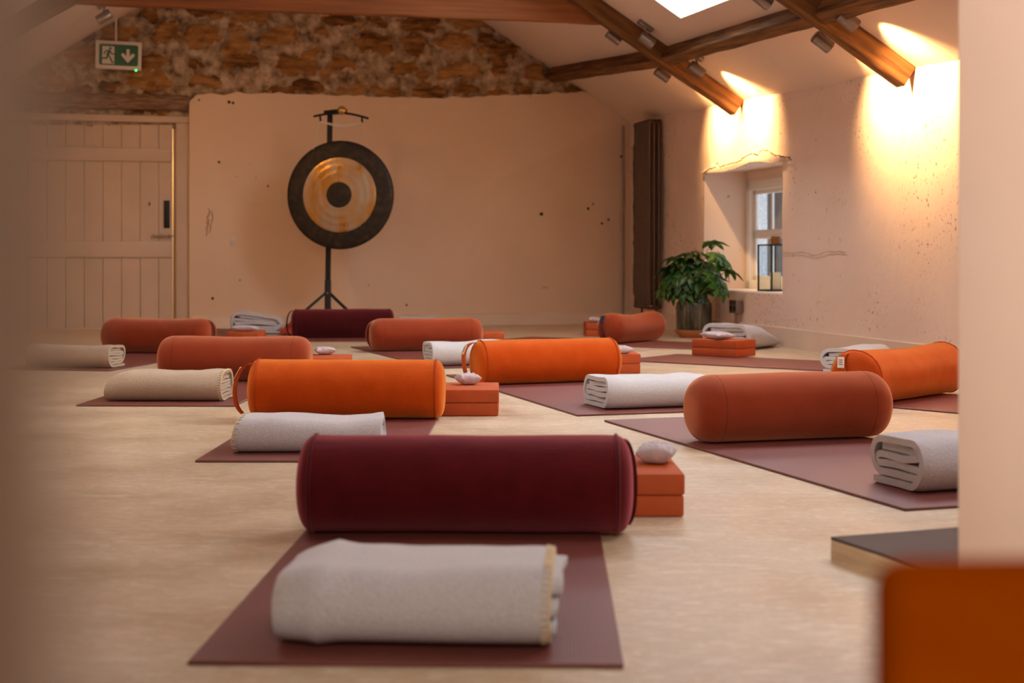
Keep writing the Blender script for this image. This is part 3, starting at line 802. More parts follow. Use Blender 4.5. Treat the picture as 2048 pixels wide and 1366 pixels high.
# ================================================================== THINGS
# ------------------------------------------------------------------ spotlights on the slope
def spotlight(px, py, label, lit=0.0, left=False, group='spotlights on the roof slopes', plate_side=None, size=92, drop=.105, yaw=0.0):
    n = NL if left else NR
    p = slope_pt(px, py, drop, left)
    u, d = to_room(p)
    top = Vector((p.x, p.y, ceil_z(u, d)))
    e = empty('spotlight', top)
    tag(e, label, 'spotlight', group)
    down = ((ED if left else -ED) + Vector((0, 0, -PITCH))).normalized()
    side = n.cross(down).normalized()
    rot = Matrix((down, side, n)).transposed()
    MB().box(-n * .014, (.115, .045, .028), rot).build('mounting_plate', M['steel'], e, bevel=0.004)
    c = p - top
    st = MB(); st.cyl(-n * .02 + down * .0, c + n * .02, .007, 10); st.build('stem', M['steel'], e, smooth=True)
    ax = (down + EU * yaw - n * .02).normalized()
    cy = MB(); rr_ = .036
    a0, a1 = c - ax * .055, c + ax * .055
    cy.tube([a0, a0 + ax * .004, a1 - ax * .002, a1, a1 - ax * .004, a1 - ax * .02], rr_, 28, rr=[rr_ - .004, rr_, rr_, rr_ - .003, rr_ - .005, rr_ - .008])
    cy.build('lamp_can', M['steel'], e, smooth=True, angle=50)
    if lit:
        le = MB(); le.cyl(a1 - ax * .019, a1 - ax * .016, rr_ - .009, 20); le.build('lens', emit('warm lamp lens', (1, .75, .45), 6.0), e)
        l = bpy.data.lights.new('warm spot', 'SPOT'); l.energy = lit; l.color = WARM; l.spot_size = R(size); l.spot_blend = .9; l.shadow_soft_size = .02
        lo = bpy.data.objects.new('warm spot', l); COL.objects.link(lo); lo.parent = e
        lo.location = a1 + ax * .004
        lo.rotation_euler = (-ax).to_track_quat('Z', 'Y').to_euler()
    return e
SP = 120
spotlight(1393, 139, 'lit steel spotlight on the near side of the far rafter, below the cross beam', SP)
spotlight(1325, 149, 'steel spotlight tucked behind the far rafter, below the cross beam', SP)
spotlight(1293, 80, 'pale steel spotlight on the near side of the far rafter, above the cross beam', 0)
spotlight(1228, 74, 'steel spotlight behind the far rafter, above the cross beam', 0)
spotlight(1696, 40, 'lit steel spotlight on the near side of the near rafter', SP)
spotlight(1645, 84, 'steel spotlight hanging on the far side of the near rafter, by the bright wall', SP)
spotlight(1524, -2, 'steel spotlight cut off by the top edge, right of the roof window', 0)
spotlight(208, 34, 'pale spotlight on the left slope above the exit sign', 0, left=True)
# two unseen lights added near the next truss for warmth, without fixtures
for dd_ in (-.12, .14):
    u = -1.96 + dd_; p = room(u, .42, eave(u) + PITCH * .42 - .105)
    l = bpy.data.lights.new('warm spot', 'SPOT'); l.energy = SP; l.color = WARM; l.spot_size = R(92); l.spot_blend = .9; l.shadow_soft_size = .02
    lo = bpy.data.objects.new('warm spot', l); COL.objects.link(lo); lo.location = p
    lo.rotation_euler = (-((-ED + Vector((0, 0, -PITCH))).normalized())).to_track_quat('Z', 'Y').to_euler()

# unseen warm fill added under the left slope for door end and left floor
for (u, d, tu, td, e_) in ((3.0, 4.3, 4.6, 3.6, 26), (-0.4, 4.2, -0.6, 3.4, 22)):
    p = room(u, d, ceil_z(u, d) - .12); q = room(tu, td, .4)
    l = bpy.data.lights.new('warm spot', 'SPOT'); l.energy = e_; l.color = WARM; l.spot_size = R(120); l.spot_blend = 1.0; l.shadow_soft_size = .04
    lo = bpy.data.objects.new('warm spot', l); COL.objects.link(lo); lo.location = p
    lo.rotation_euler = (p - q).to_track_quat('Z', 'Y').to_euler()
# unseen fill added: one brightens the doorway reveal, one shines from behind the camera
def lamp(name, p, q, e_, col, deg, soft):
    l = bpy.data.lights.new(name, 'SPOT'); l.energy = e_; l.color = col; l.spot_size = R(deg); l.spot_blend = .9; l.shadow_soft_size = soft
    lo = bpy.data.objects.new(name, l); COL.objects.link(lo); lo.location = p
    lo.rotation_euler = (Vector(p) - Vector(q)).to_track_quat('Z', 'Y').to_euler()
lamp('added fill', (-1.0, 1.25, 1.72), (.75, 2.05, .75), 84, (1.0, .84, .70), 44, .06)
lamp('added fill', (.30, -1.1, 2.0), (-.1, 2.3, .1), 165, (1.0, .86, .74), 70, .25)

# ------------------------------------------------------------------ yoga mats
MT = 0.006; MW = 0.61; ML = 1.83
MATS = {}
def yoga_mat(key, nl, dirv, label, L=ML):
    """nl: near-left corner on the floor, dirv: direction of the long edge away from it"""
    d = Vector((dirv[0], dirv[1], 0)).normalized(); rgt = Vector((d.y, -d.x, 0))
    c = Vector((nl[0], nl[1], 0)) + rgt * MW / 2 + d * L / 2
    vs = []; fs = []; nx, ny = 6, 18
    o = MB().box((0, 0, MT / 2 + .0005), (MW, L, MT)).build('yoga_mat', M['mat'], bevel=0.0015, seg=1)
    o.location = c; o.rotation_euler = (0, 0, math.atan2(-d.x, d.y))
    tag(o, label, 'yoga mat', 'rose brown yoga mats')
    MATS[key] = (Vector((nl[0], nl[1], 0)), d, rgt)
    return o
yoga_mat('m1', floor_pt(375, 1331), (.0277, 1), 'rose brown yoga mat nearest the front, under the dark maroon bolster')
yoga_mat('m2', floor_pt(390, 925), (.010, 1), 'rose brown yoga mat under the orange bolster left of centre')
yoga_mat('m3', floor_pt(1155, 833), (-.28, .884), 'rose brown yoga mat under the orange bolster right of centre')
yoga_mat('m4', floor_pt(1810, 1023), (-.308, .951), 'rose brown yoga mat under the large rust bolster on the right')
yoga_mat('m6', floor_pt(152, 813), (.02, 1), 'rose brown yoga mat under the oatmeal folded blanket on the left')
yoga_mat('m9', floor_pt(869, 738), (-.341, .94), 'rose brown yoga mat under the rust bolster in the middle distance')
d7 = Vector((.18, .98, 0)).normalized(); p7 = floor_pt(219, 743) - Vector((d7.y, -d7.x, 0)) * MW
yoga_mat('m7', p7, d7, 'rose brown yoga mat at far left under the rust bolster by the door')
dB = Vector((-.68, .73, 0)).normalized(); pB = Vector((1.446, 5.37, 0)) - dB * .62
yoga_mat('mB', pB, dB, 'rose brown yoga mat at far right, partly hidden by the doorway, under an orange bolster')
dA = Vector((-.8, .6, 0)); pA = Vector((.6, 7.82, 0)) - dA * 1.36
yoga_mat('mA', pA, dA, 'bare rose brown yoga mat in front of the block stack near the window', L=1.36)
dC = Vector((-.85, .527, 0)).normalized()
yoga_mat('mC', (1.5 - .85 * .15, 8.55 + .527 * .15), dC, 'rose brown yoga mat by the right wall under the far right rust bolster')
yoga_mat('m8', (-.62, 9.58), (-1, .02), 'rose brown yoga mat lying crosswise under the far maroon bolster before the gong') if False else None
o = yoga_mat('m8', (-2.2, 9.58), (1, 0), 'tmp'); o.location = Vector((-1.45, 9.885, 0)); o['label'] = 'rose brown yoga mat lying crosswise under the maroon bolster by the gong'
yoga_mat('m8b', (-2.42, 10.22), (0, 1), 'rose brown yoga mat at the back under the rumpled grey blanket', L=1.02)

def on_mat(key, along, across, z=MT):
    nl, d, r = MATS[key]; p = nl + d * along + r * across; return Vector((p.x, p.y, z + .001))

# ------------------------------------------------------------------ bolsters
def bolster(loc, rz, L, r, m, seam, label, style='linen', handle=None, sag=0.0, tagm=None, flat=.10, seed=0.0):
    e = empty('bolster', loc, rz); tag(e, label, 'bolster', 'yoga bolsters')
    n = 56; prof = []
    if style == 'linen': b, ex, xe = .034, .62, L / 2 - .034
    else: b, ex, xe = .075, .52, L / 2 - .075
    # profile of (x, radius) from one end to the other
    half = []
    for k in range(0, 13):
        ph = math.pi / 2 * k / 12; half.append((xe + b * math.sin(math.pi / 2 - ph), r * (math.cos(math.pi / 2 - ph)) ** ex if k else 0.001))
    mid = [xe * (1 - 2 * k / 40) for k in range(1, 40)]
    prof = half + [(x, r) for x in mid] + [(-x, q) for x, q in reversed(half)]
    hc = r * (1 - flat * .55)
    def warp(x, a, q):
        w = 1 + .036 * noise.noise(Vector((x * 4.0, math.cos(a) * .8, math.sin(a) * .8 + seed))) + .006 * noise.noise(Vector((x * 17, math.cos(a) * 3, math.sin(a) * 3 + seed)))
        if style == 'linen':   # gathered puckers just inside the piping
            g = max(0, 1 - abs(abs(x) - xe + .02) / .05); w += g * .010 * math.sin(a * 26 + 3 * noise.noise(Vector((a * 3, x, seed))))
        y = q * w * math.cos(a); z = q * w * math.sin(a)
        zc = z / r
        if zc < -(1 - flat): z = -r * ((1 - flat) + (-zc - (1 - flat)) * .45)
        if z > 0: z -= sag * math.cos(math.pi * x / L) ** 2 * (z / r)
        return Vector((x, y, z + hc))
    vs = []; fs = []
    for (x, q) in prof:
        for k in range(n): vs.append(warp(x, 2 * math.pi * k / n, q))
    zmin = min(v.z for v in vs); vs = [v - Vector((0, 0, zmin)) for v in vs]
    for i in range(len(prof) - 1):
        for k in range(n): fs.append((i * n + k, (i + 1) * n + k, (i + 1) * n + (k + 1) % n, i * n + (k + 1) % n))
    fs += [tuple(range(n)), tuple((len(prof) - 1) * n + k for k in range(n))]
    MB().add(vs, fs).build('cover', m, e, smooth=True, angle=180)
    for sg in (1, -1):
        xs_ = sg * (xe if style == 'linen' else xe - .005)
        rr_ = r * (1.0 if style == 'linen' else .992)
        ring = [warp(xs_, 2 * math.pi * k / n, rr_) - Vector((0, 0, zmin)) for k in range(n)]
        ring = [Vector((p.x, p.y, max(p.z, .004))) for p in ring]
        MB().tube(ring, .0042 if style == 'linen' else .0014, 8, closed=True).build('piping' if style == 'linen' else 'end_seam', seam, e, smooth=True)
    if handle:
        sg = handle[0]; out = handle[1]; wd = .028; tw = (handle[2] if len(handle) > 2 else 0); rz_ = math.sqrt(max(.1, 1 - (abs(tw) / r) ** 2))
        vs = []; fs = []; k_ = 22
        for i in range(k_ + 1):
            t = i / k_; a = math.pi * (t - .5)
            z = hc - zmin + r * .93 * rz_ * math.sin(-a)
            x = xe + .004 + (b + out) * math.cos(a) ** .75 if abs(math.cos(a)) > 1e-6 else xe + .004
            y0 = tw + .012 * math.sin(t * 7)
            for (dy, dx) in ((-wd / 2, 0), (wd / 2, 0), (wd / 2, .010), (-wd / 2, .010)):
                vs.append(Vector((sg * (x + dx), y0 + dy, max(z, .012))))
        for i in range(k_):
            for j in range(4): fs.append((i * 4 + j, i * 4 + (j + 1) % 4, (i + 1) * 4 + (j + 1) % 4, (i + 1) * 4 + j))
        fs += [(0, 1, 2, 3), tuple(k_ * 4 + j for j in (3, 2, 1, 0))]
        ho = MB().add(vs, fs).build('handle', seam, e, smooth=True, angle=50)
        if tagm is not None:
            i = 4; a_ = vs[i * 4 + 2]; b_ = vs[i * 4 + 3]; c_ = vs[(i + 4) * 4 + 3]; d_ = vs[(i + 4) * 4 + 2]
            oo = Vector((sg * .002, 0, .001))
            tg = MB(); tg.add([a_ + oo, b_ + oo, c_ + oo, d_ + oo] + [p + oo * 2 for p in (a_, b_, c_, d_)], [(0, 1, 2, 3), (7, 6, 5, 4), (0, 4, 5, 1), (1, 5, 6, 2), (2, 6, 7, 3), (3, 7, 4, 0)])
            to = tg.build('label_tag', tagm, ho)
            # lines of unreadable woven lettering
            ln = MB()
            for q in (.3, .5, .7):
                l0 = a_.lerp(d_, q).lerp(b_.lerp(c_, q), .22) + oo * 2.3; l1 = a_.lerp(d_, q).lerp(b_.lerp(c_, q), .78) + oo * 2.3
                ln.bar(l0, l1, .0022, .0006, oo)
            ln.build('tag_lettering', M['ink'], to)
    return e
B = {}
b1 = floor_pt(932, 1060); 
B['b1'] = bolster(Vector((-.096, 2.94, MT + .001)), -R(1.5), .69, .1005, M['maroon'], M['maroon_dark'], 'large dark maroon bolster nearest the front', 'linen', (1, -.004, .02), seed=1)
B['b2'] = bolster(Vector(((695 - 1024) / F * 5.0, 5.0, MT + .001)), R(1.0), .690, .1045, M['orange'], M['orange_seam'], 'bright orange bolster left of centre with a looped strap on its left end', 'linen', (-1, .035, -.03), seed=5, tagm=M['tag'])
B['b3'] = bolster(Vector(((1092 - 1024) / F * 6.42, 6.42, MT + .001)), R(22), .70, .0995, M['orange'], M['orange_seam'], 'orange bolster right of centre, behind the pale grey folded blanket', 'linen', (-1, .03, .02), seed=9, tagm=M['tag'])
B['b4'] = bolster(Vector(((1577 - 1024) / F * 4.42, 4.42, MT + .001)), R(15), .66, .1055, M['rust'], M['rust_seam'], 'large plain rust bolster on the right, in front of an orange bolster', 'rust', seed=13)
B['b5'] = bolster(Vector((1.556, 5.69, MT + .001)), R(47), .78, .107, M['orange_suede'], M['orange_seam'], 'orange bolster at the right edge, its round end with a white tag', 'linen', (-1, .001, .03), seed=17, tagm=M['tag_white'], sag=.010)
B['b6'] = bolster(Vector(((471 - 1024) / F * 6.52, 6.52, MT + .001)), R(0), .70, .1045, M['rust'], M['rust_seam'], 'rust bolster on the left, behind the oatmeal folded blanket', 'rust', seed=21, sag=.004)
B['b7'] = bolster(Vector(((316 - 1024) / F * 8.43, 8.43, MT + .001)), R(-10), .68, .105, M['rust'], M['rust_seam'], 'rust bolster farthest left, lying in front of the plank door', 'rust', (1, .01, .0), seed=25, sag=.006)
B['b8'] = bolster(Vector(((689 - 1024) / F * 10.1, 10.0, MT + .001)), R(8), .72, .102, M['maroon_dark'], M['maroon_dark'], 'dark maroon bolster far away at the foot of the gong stand', 'linen', (-1, .02, .0), seed=29)
B['b9'] = bolster(Vector(((852 - 1024) / F * 8.63, 8.63, MT + .001)), R(14), .69, .100, M['rust'], M['rust_seam'], 'rust bolster in the middle distance, behind a pale rolled blanket', 'rust', (-1, .004, .03), seed=33, sag=.004)
B['b10'] = bolster(Vector(((1264 - 1024) / F * 9.5, 9.5, MT + .001)), R(52), .62, .103, M['rust'], M['rust_seam'], 'rust bolster far right with a sagging middle, left of the potted plant', 'rust', (-1, .002, .02), seed=37, sag=.022, tagm=M['navy'])
# cushioned seat right beside the camera
pf = empty('pouffe', (.33, .42, 0)); tag(pf, 'very close blurred orange cushioned seat in the bottom right corner', 'seat')
P4 = [Vector((.150, .592, 0)), Vector((.064, .25, 0)), Vector((.52, .22, 0)), Vector((.60, .610, 0))]
P4 = [p - Vector((.33, .42, 0)) for p in P4]
MB().hexa([p * .96 for p in P4] + [p * .98 + Vector((0, 0, .34)) for p in P4]).build('base', M['seat'], pf, bevel=0.02, seg=4)
MB().hexa([p + Vector((0, 0, .342)) for p in P4] + [p + Vector((0, 0, .449)) for p in P4]).build('cushion', M['seat'], pf, bevel=0.012, seg=4)

# ------------------------------------------------------------------ foam blocks in pairs
BL, BW, BH = .305, .20, .047
def block(c, rz, label, z, size=(BW, BL)):
    o = MB().box((0, 0, BH / 2), (size[0], size[1], BH)).build('foam_block', M['block'], bevel=0.005, seg=2)
    o.location = (c[0], c[1], z + .0006); o.rotation_euler = (0, 0, rz)
    tag(o, label, 'yoga block', 'terracotta foam yoga blocks')
def pair(c, rz, what, size=(BW, BL), z=0.0):
    block(c, rz, 'lower terracotta foam block ' + what, z, size); block((c[0] + .001, c[1] - .001), rz + .008, 'upper terracotta foam block ' + what, z + BH + .0006, size)
def rc(px, py, w, dpt): # front right corner on floor -> centre
    p = floor_pt(px, py); return (p.x - w / 2, p.y + dpt / 2)
pair(rc(1368, 1034.5, BW, BL), 0, 'at the right end of the front maroon bolster')
pair(rc(996.5, 832.5, .24, BL), 0, 'right of the orange bolster left of centre', (.24, BL))
c = rc(1282, 747, BW, BL); pair((c[0] - .01, c[1]), R(3), 'right of the orange bolster right of centre')
p = depth_pt(686, 715, 6.68); pair((p.x - BW / 2, 6.68 + BL / 2), R(-4), 'right of the rust bolster on the left')
p = depth_pt(515, 673, 9.0); pair((p.x - BW / 2, 9.0 + BL / 2), R(0), 'behind the left rust bolsters, under the rumpled blanket')
p = depth_pt(1001, 667, 8.8); pair((p.x - BW / 2 + .012, 8.9 + BL / 2), R(4), 'right of the rust bolster in the middle distance')
p = floor_pt(1163, 673); pair((p.x + BW / 2 + .03, p.y + BL / 2), R(0), 'left of the far right rust bolster')
near = floor_pt(1473, 718); ax = Vector((-.74, .67, 0)); ay = Vector((.67, .74, 0))
cA = near + ax * BL / 2 + ay * BW / 2
pair((cA.x, cA.y), math.atan2(ax.y, ax.x) - math.pi / 2, 'below the window beside the bare mat', z=MT + .001)

# ------------------------------------------------------------------ little lilac pillows
def bag(c, rz, label, w=.115, d=.10, h=.036, z=2 * BH + .0012, seed=0, m='lilac'):
    n = 26; top = []; vs = []; fs = []
    def hgt(x, y):
        q = max(0, (1 - abs(x) ** 3.0) * (1 - abs(y) ** 3.0)); return q ** .55
    def pos(i, j):
        x = -1 + 2 * i / n; y = -1 + 2 * j / n
        pin = 1 - .13 * (1 - y * y) * (abs(x) ** 2); pin2 = 1 - .13 * (1 - x * x) * (abs(y) ** 2)
        return x, y, x * w / 2 * pin, y * d / 2 * pin2
    for sgn in (1, -1):
        for i in range(n + 1):
            for j in range(n + 1):
                x, y, X, Y = pos(i, j); q = hgt(x, y)
                wr = .10 * noise.noise(Vector((x * 2.6, y * 2.6, seed + sgn))) + .05 * noise.noise(Vector((x * 7, y * 7, seed)))
                zc = .30 * h + .25 * h * max(abs(x), abs(y)) ** 4 * (1 + noise.noise(Vector((x, y, seed + 9))))
                zz = zc + (q * h * .62 * (1 + wr * 2) if sgn > 0 else -q * h * .30)
                vs.append(Vector((X, Y, max(zz, 0))))
    N1 = n + 1
    for s in (0, 1):
        for i in range(n):
            for j in range(n):
                a = s * N1 * N1 + i * N1 + j; f = (a, a + N1, a + N1 + 1, a + 1); fs.append(f if s == 0 else f[::-1])
    mb = MB().add(vs, fs)
    me = bpy.data.meshes.new('eye_pillow'); me.from_pydata([tuple(v) for v in mb.v], [], mb.f)
    bm = bmesh.new(); bm.from_mesh(me); bmesh.ops.remove_doubles(bm, verts=bm.verts, dist=.0002)
    zm = min(v.co.z for v in bm.verts)
    for v in bm.verts: v.co.z -= zm
    bm.to_mesh(me); bm.free()
    o = link('eye_pillow', me, M[m], None, True, 180)
    o.location = (c[0], c[1], z + .0004); o.rotation_euler = (0, 0, rz)
    tag(o, label, 'eye pillow', 'lilac eye pillows on the blocks')
    return o
ZB = 2 * BH + .0012
def bag_px(px, py): p = floor_pt(px, py, ZB); return (p.x, p.y)
c = bag_px(1313, 926); bag((c[0], c[1]), R(-14), 'small lilac pillow on the front pair of blocks beside the maroon bolster', .088, .10, .05, seed=1)
c = bag_px(936, 769); bag(c, R(24), 'small lilac pillow on the blocks beside the orange bolster left of centre', .082, .085, .046, seed=3)
c = bag_px(1243, 707); bag(c, R(20), 'lilac pillow half hidden at the right end of the centre orange bolster', .09, .10, .042, seed=5)
c = bag_px(650, 709); bag((c[0], c[1]), R(15), 'small lilac pillow on the blocks right of the left rust bolster', .10, .09, .04, seed=7)
p = depth_pt(490, 670, 9.13); bag((p.x, p.y), R(-8), 'lilac pillow on blocks in front of the rumpled grey blanket', .16, .10, .04, seed=9)
p = depth_pt(1189, 640, floor_pt(1163, 673).y + .15); bag((p.x, p.y), 0, 'lilac pillow just showing behind the far right rust bolster', .09, .09, .04, seed=11)
bag((cA.x - .035, cA.y - .0), math.atan2(ax.y, ax.x) - math.pi / 2 + R(62), 'flat lilac pillow on the block stack below the window', .24, .12, .045, z=ZB + MT + .001, seed=13)

# ------------------------------------------------------------------ folded wool blankets
def blanket(loc, rz, L, D, H, m, label, turns=2.6, t=.013, flip=1, stitch=(), taper=None, seed=0.0, sagx=0.0, dip=.006, top_slope=0.0, shear=0.0, ysl=0.0, ridge=0.0, prot=0.0):
    e = empty('blanket', loc, rz); tag(e, label, 'blanket', 'folded wool blankets')
    nl0 = max(4, round(H / t)); t = H / nl0; Rr = (H - t) / 2; a0 = D / 2 - H / 2
    P = []
    def seg(y0, z0, y1, z1, n_):
        for k in range(n_): q = k / n_; P.append((y0 + (y1 - y0) * q, z0 + (z1 - z0) * q))
    def arc(cy, cz, rad, a_, b_, n_):
        for k in range(n_): q = R(a_ + (b_ - a_) * k / n_); P.append((cy + rad * math.cos(q), cz + rad * math.sin(q)))
    zc = H / 2
    seg(a0 + Rr * .55, t / 2, -a0, t / 2, 16)
    arc(-a0, zc, Rr, 270, 90, 18)                    # round the front, upwards
    seg(-a0, H - t / 2, a0, H - t / 2, 16)
    zb = t * 1.5; rb = (H - t / 2 - zb) / 2
    arc(a0, H - t / 2 - rb, rb, 90, -90, 16)         # round the back, down to the second layer
    lev = [t * (1.5 + q) for q in range(nl0 - 2)]
    def lim(z, back_):
        ri_ = Rr - t / 2; dz_ = z - zc
        return (a0 + (rb - t / 2) * .98 * max(.3, 1 - (dz_ / max(ri_, .001)) ** 2) ** .5 - t * .6) if back_ else -(a0 + math.sqrt(max(ri_ * ri_ - dz_ * dz_, 0)) - t * .75)
    y = a0
    for q, z in enumerate(lev):
        fwd = q % 2 == 0
        zn = lev[q + 1] if q + 1 < len(lev) else z
        y1 = lim((z + zn) / 2, not fwd) * (1 if q + 1 < len(lev) else .92)
        seg(y, z, y1, z, 14)
        if q + 1 < len(lev):
            if fwd: arc(y1, (z + zn) / 2, t / 2, 270, 90, 8)
            else: arc(y1, (z + zn) / 2, t / 2, -90, 90, 8)
        else: P.append((y1, z))
        y = y1
    nout = 66; turns = 2.2
    P = [(y * flip + .005 * noise.noise(Vector((i * .10, seed, 1))) * (1 if i > nout else .4), z - H / 2 + .34 * t * noise.noise(Vector((i * .10, seed, 5))) * (1 if i > 50 else .2)) for i, (y, z) in enumerate(P)]
    t *= .84
    nP = len(P); outl = []; inn = []
    for i, (y, z) in enumerate(P):
        a = P[max(i - 1, 0)]; b = P[min(i + 1, nP - 1)]
        ty, tz = b[0] - a[0], b[1] - a[1]; l_ = math.hypot(ty, tz) or 1; ny, nz_ = tz / l_, -ty / l_
        hh = t / 2
        outl.append((y - ny * hh * flip, z - nz_ * hh * flip)); inn.append((y + ny * hh * flip, z + nz_ * hh * flip))
    loop = outl + inn[::-1]; nl_ = len(loop); nx = 30
    vs = []; fs = []
    for ix in range(nx + 1):
        # denser rings at the two ends
        g = ix / nx; gx = .5 - .5 * math.cos(math.pi * g); x = -L / 2 + L * gx
        endk = min(gx, 1 - gx)
        for jx, (y, z) in enumerate(loop):
            i_ = jx if jx < nP else 2 * nP - 1 - jx
            kk = turns * i_ / (nP - 1)
            hw = .5 + z / H
            dx = .010 * noise.noise(Vector((i_ * .07, seed, 2 + (0 if gx < .5 else 7)))) * max(0, 1 - endk * 8) - (.006 * kk * (1 if gx > .5 else -1)) * max(0, 1 - endk * 6)
            dz = hw * (.010 * noise.noise(Vector((x * 5, y * 4, seed + 3))) + .004 * noise.noise(Vector((x * 14, y * 12, seed + 8))) - dip * math.sin(math.pi * gx) + top_slope * (gx - .5) + ysl * y)
            dy = .007 * noise.noise(Vector((x * 4, z * 8, seed + 5)))
            zz = z; yy = y
            if ridge: q = 1 + ridge * math.exp(-((gx - .17) / .035) ** 2) - ridge * .6 * max(0, 1 - gx / .12); zz *= q; yy *= q
            if prot: dx += prot * kk * max(0, 1 - endk * 8) * (1 if gx > .5 else 0)
            if endk < .06:       # soft rounded arrises at the ends
                q = 1 - (1 - endk / .06) ** 2 * .035; zz *= q; yy *= q
            if taper:
                side, amt, ln = taper
                q = gx if side < 0 else 1 - gx
                if q < ln: 
                    c_ = 1 - amt * (1 - q / ln) ** 1.6; zz = -H / 2 + (zz + H / 2) * c_; yy *= 1 - .25 * amt * (1 - q / ln) ** 1.6
            vs.append(Vector((x + dx + shear * yy, yy + dy, zz + H / 2 + dz)))
    zm = min(v.z for v in vs)
    for v in vs: v.z = max(v.z - zm, 0)
    for ix in range(nx):
        for jx in range(nl_):
            a = ix * nl_ + jx; b = ix * nl_ + (jx + 1) % nl_; fs.append((a, b, b + nl_, a + nl_))
    for base in (0, nx * nl_):
        for i in range(nP - 1):
            f = (base + i, base + i + 1, base + nl_ - 2 - i, base + nl_ - 1 - i); fs.append(f if base == 0 else f[::-1])
    MB().add(vs, fs).build('wool_cloth', m, e, smooth=True, angle=62)
    for side in stitch:        # whip stitching along the outer edge of one end
        st = MB(); ring = 0 if side < 0 else nx; nxt = 2 if side < 0 else nx - 2; acc = 0; last = None
        outs = -1 if side < 0 else 1
        for i in range(1, nout):
            p = vs[ring * nl_ + i]; 
            if last is not None: acc += (p - last).length
            last = p
            if acc > .0085:
                acc = 0; q = vs[nxt * nl_ + i]; pin = vs[ring * nl_ + nl_ - 1 - i]
                nrm = (p - pin).normalized(); dirx = (q - p).normalized()
                st.tube([pin + Vector((outs * .001, 0, 0)), p + nrm * .0008 + Vector((outs * .0012, 0, 0)), p + dirx * .011 + nrm * .0012], .0016, 5)
        edge = [vs[ring * nl_ + i] + Vector((outs * .001, 0, 0)) for i in range(0, nout, 2)]
        st.tube(edge, .0022, 6)
        st.build('edge_stitching', M['stitch'], e, smooth=True)
    return e
def bl_loc(x, y, z=MT + .0012): return Vector((x, y, z))
blanket(bl_loc(-.143, 2.155), R(-3), .40, .265, .115, M['wool'], 'grey folded blanket nearest the front, with cream stitched right edge', 2.4, .0145, 1, (1,), (-1, .14, .16), seed=2, ridge=.06, prot=.016)
blanket(bl_loc((624 - 1024) / F * 4.2, 4.21), R(1.5), .425, .25, .10, M['wool'], 'light grey folded blanket before the orange bolster left of centre', 2.4, .0145, 1, (-1,), seed=6)
blanket(bl_loc(.512, 5.43), R(17.6), .42, .295, .118, M['wool_pale'], 'pale grey rolled blanket in the centre showing its coiled end', 2.3, .0185, 1, (), seed=11)
blanket(bl_loc(1.155, 3.556), R(17.9), .46, .26, .130, M['wool'], 'thick grey folded blanket at right, cut off by the doorway edge', 2.3, .021, 1, (), seed=15)
blanket(bl_loc((339 - 1024) / F * 5.66, 5.67), R(-1), .46, .25, .118, M['wool_beige'], 'oatmeal folded blanket on the left with a stitched open right end', 2.6, .0135, 1, (1,), (-1, .25, .2), seed=19)
blanket(bl_loc(-2.25, 7.34), R(-10), .46, .22, .115, M['wool_beige'], 'oatmeal rolled blanket at far left, fading behind the door edge', 2.6, .0145, 1, (), seed=23)
nl, d, r = MATS['m9']; p = nl + d * .17 + r * .235
blanket(bl_loc(p.x, p.y), R(20), .45, .22, .125, M['wool_pale'], 'whitish rolled blanket in front of the middle distance rust bolster', 2.3, .018, 1, (), seed=27)
blanket(bl_loc((514 - 1024) / F * 10.62, 10.66), R(-84), .30, .40, .145, M['wool'], 'rumpled grey blanket at the back, left of the far maroon bolster', 2.5, .020, 1, (), seed=31, ysl=-.13)
blanket(bl_loc((835 - 1024) / F * 11.15, 11.1, .001), R(10), .30, .22, .112, M['wool'], 'grey blanket behind the far maroon bolster by the back wall', 2.4, .016, 1, (), seed=35)
p = on_mat('mC', .10, .31)
blanket(p, R(52), .47, .36, .155, M['wool'], 'grey draped blanket behind the block stack under the window', 2.2, .024, 1, (), (1, .75, .65), seed=39)
p = MATS['mA'][0] ; pk_ = floor_pt(1637, 748); nlA, dA_, rA = MATS['mA']
pp = Vector((pk_.x, pk_.y, 0)) + rA * .22 - dA_ * .10
blanket(bl_loc(pp.x, pp.y), R(53), .44, .22, .125, M['wool_pale'], 'grey folded blanket behind the orange bolster at the right edge', 2.3, .02, 1, (), seed=43)

# crumpled red cloth between blanket and bolster
vs = []; fs = []; n = 26
for i in range(n + 1):
    for j in range(n + 1):
        x = -1 + 2 * i / n; y = -1 + 2 * j / n
        e_ = max(0, 1 - (x * x + y * y) * .6)
        z = .085 * e_ * (0.6 + .8 * noise.noise(Vector((x * 2.6, y * 2.6, 4)))) + .02 * noise.noise(Vector((x * 7, y * 7, 2))) * e_
        vs.append(Vector((x * .055 + .01 * noise.noise(Vector((y * 3, 1, 1))), y * .10, max(0.002, z + .004))))
for i in range(n):
    for j in range(n): a = i * (n + 1) + j; fs.append((a, a + n + 1, a + n + 2, a + 1))
k = len(vs); vs += [Vector((v.x, v.y, 0)) for v in vs[:k]]
for i in range(n):
    for (a, b) in ((i, i + 1), (n * (n + 1) + i, n * (n + 1) + i + 1), (i * (n + 1), (i + 1) * (n + 1)), (i * (n + 1) + n, (i + 1) * (n + 1) + n)):
        fs.append((a, b, b + k, a + k))
fs += [tuple(i_ + k for i_ in f[::-1]) for f in fs[:n * n]]
o = MB().add(vs, fs).build('cloth', M['red_cloth'], smooth=True, angle=180)
p = depth_pt(577, 640, 10.45); o.location = (p.x, 10.45, MT + .001)
tag(o, 'crumpled red cloth between the rumpled grey blanket and far maroon bolster', 'cloth')

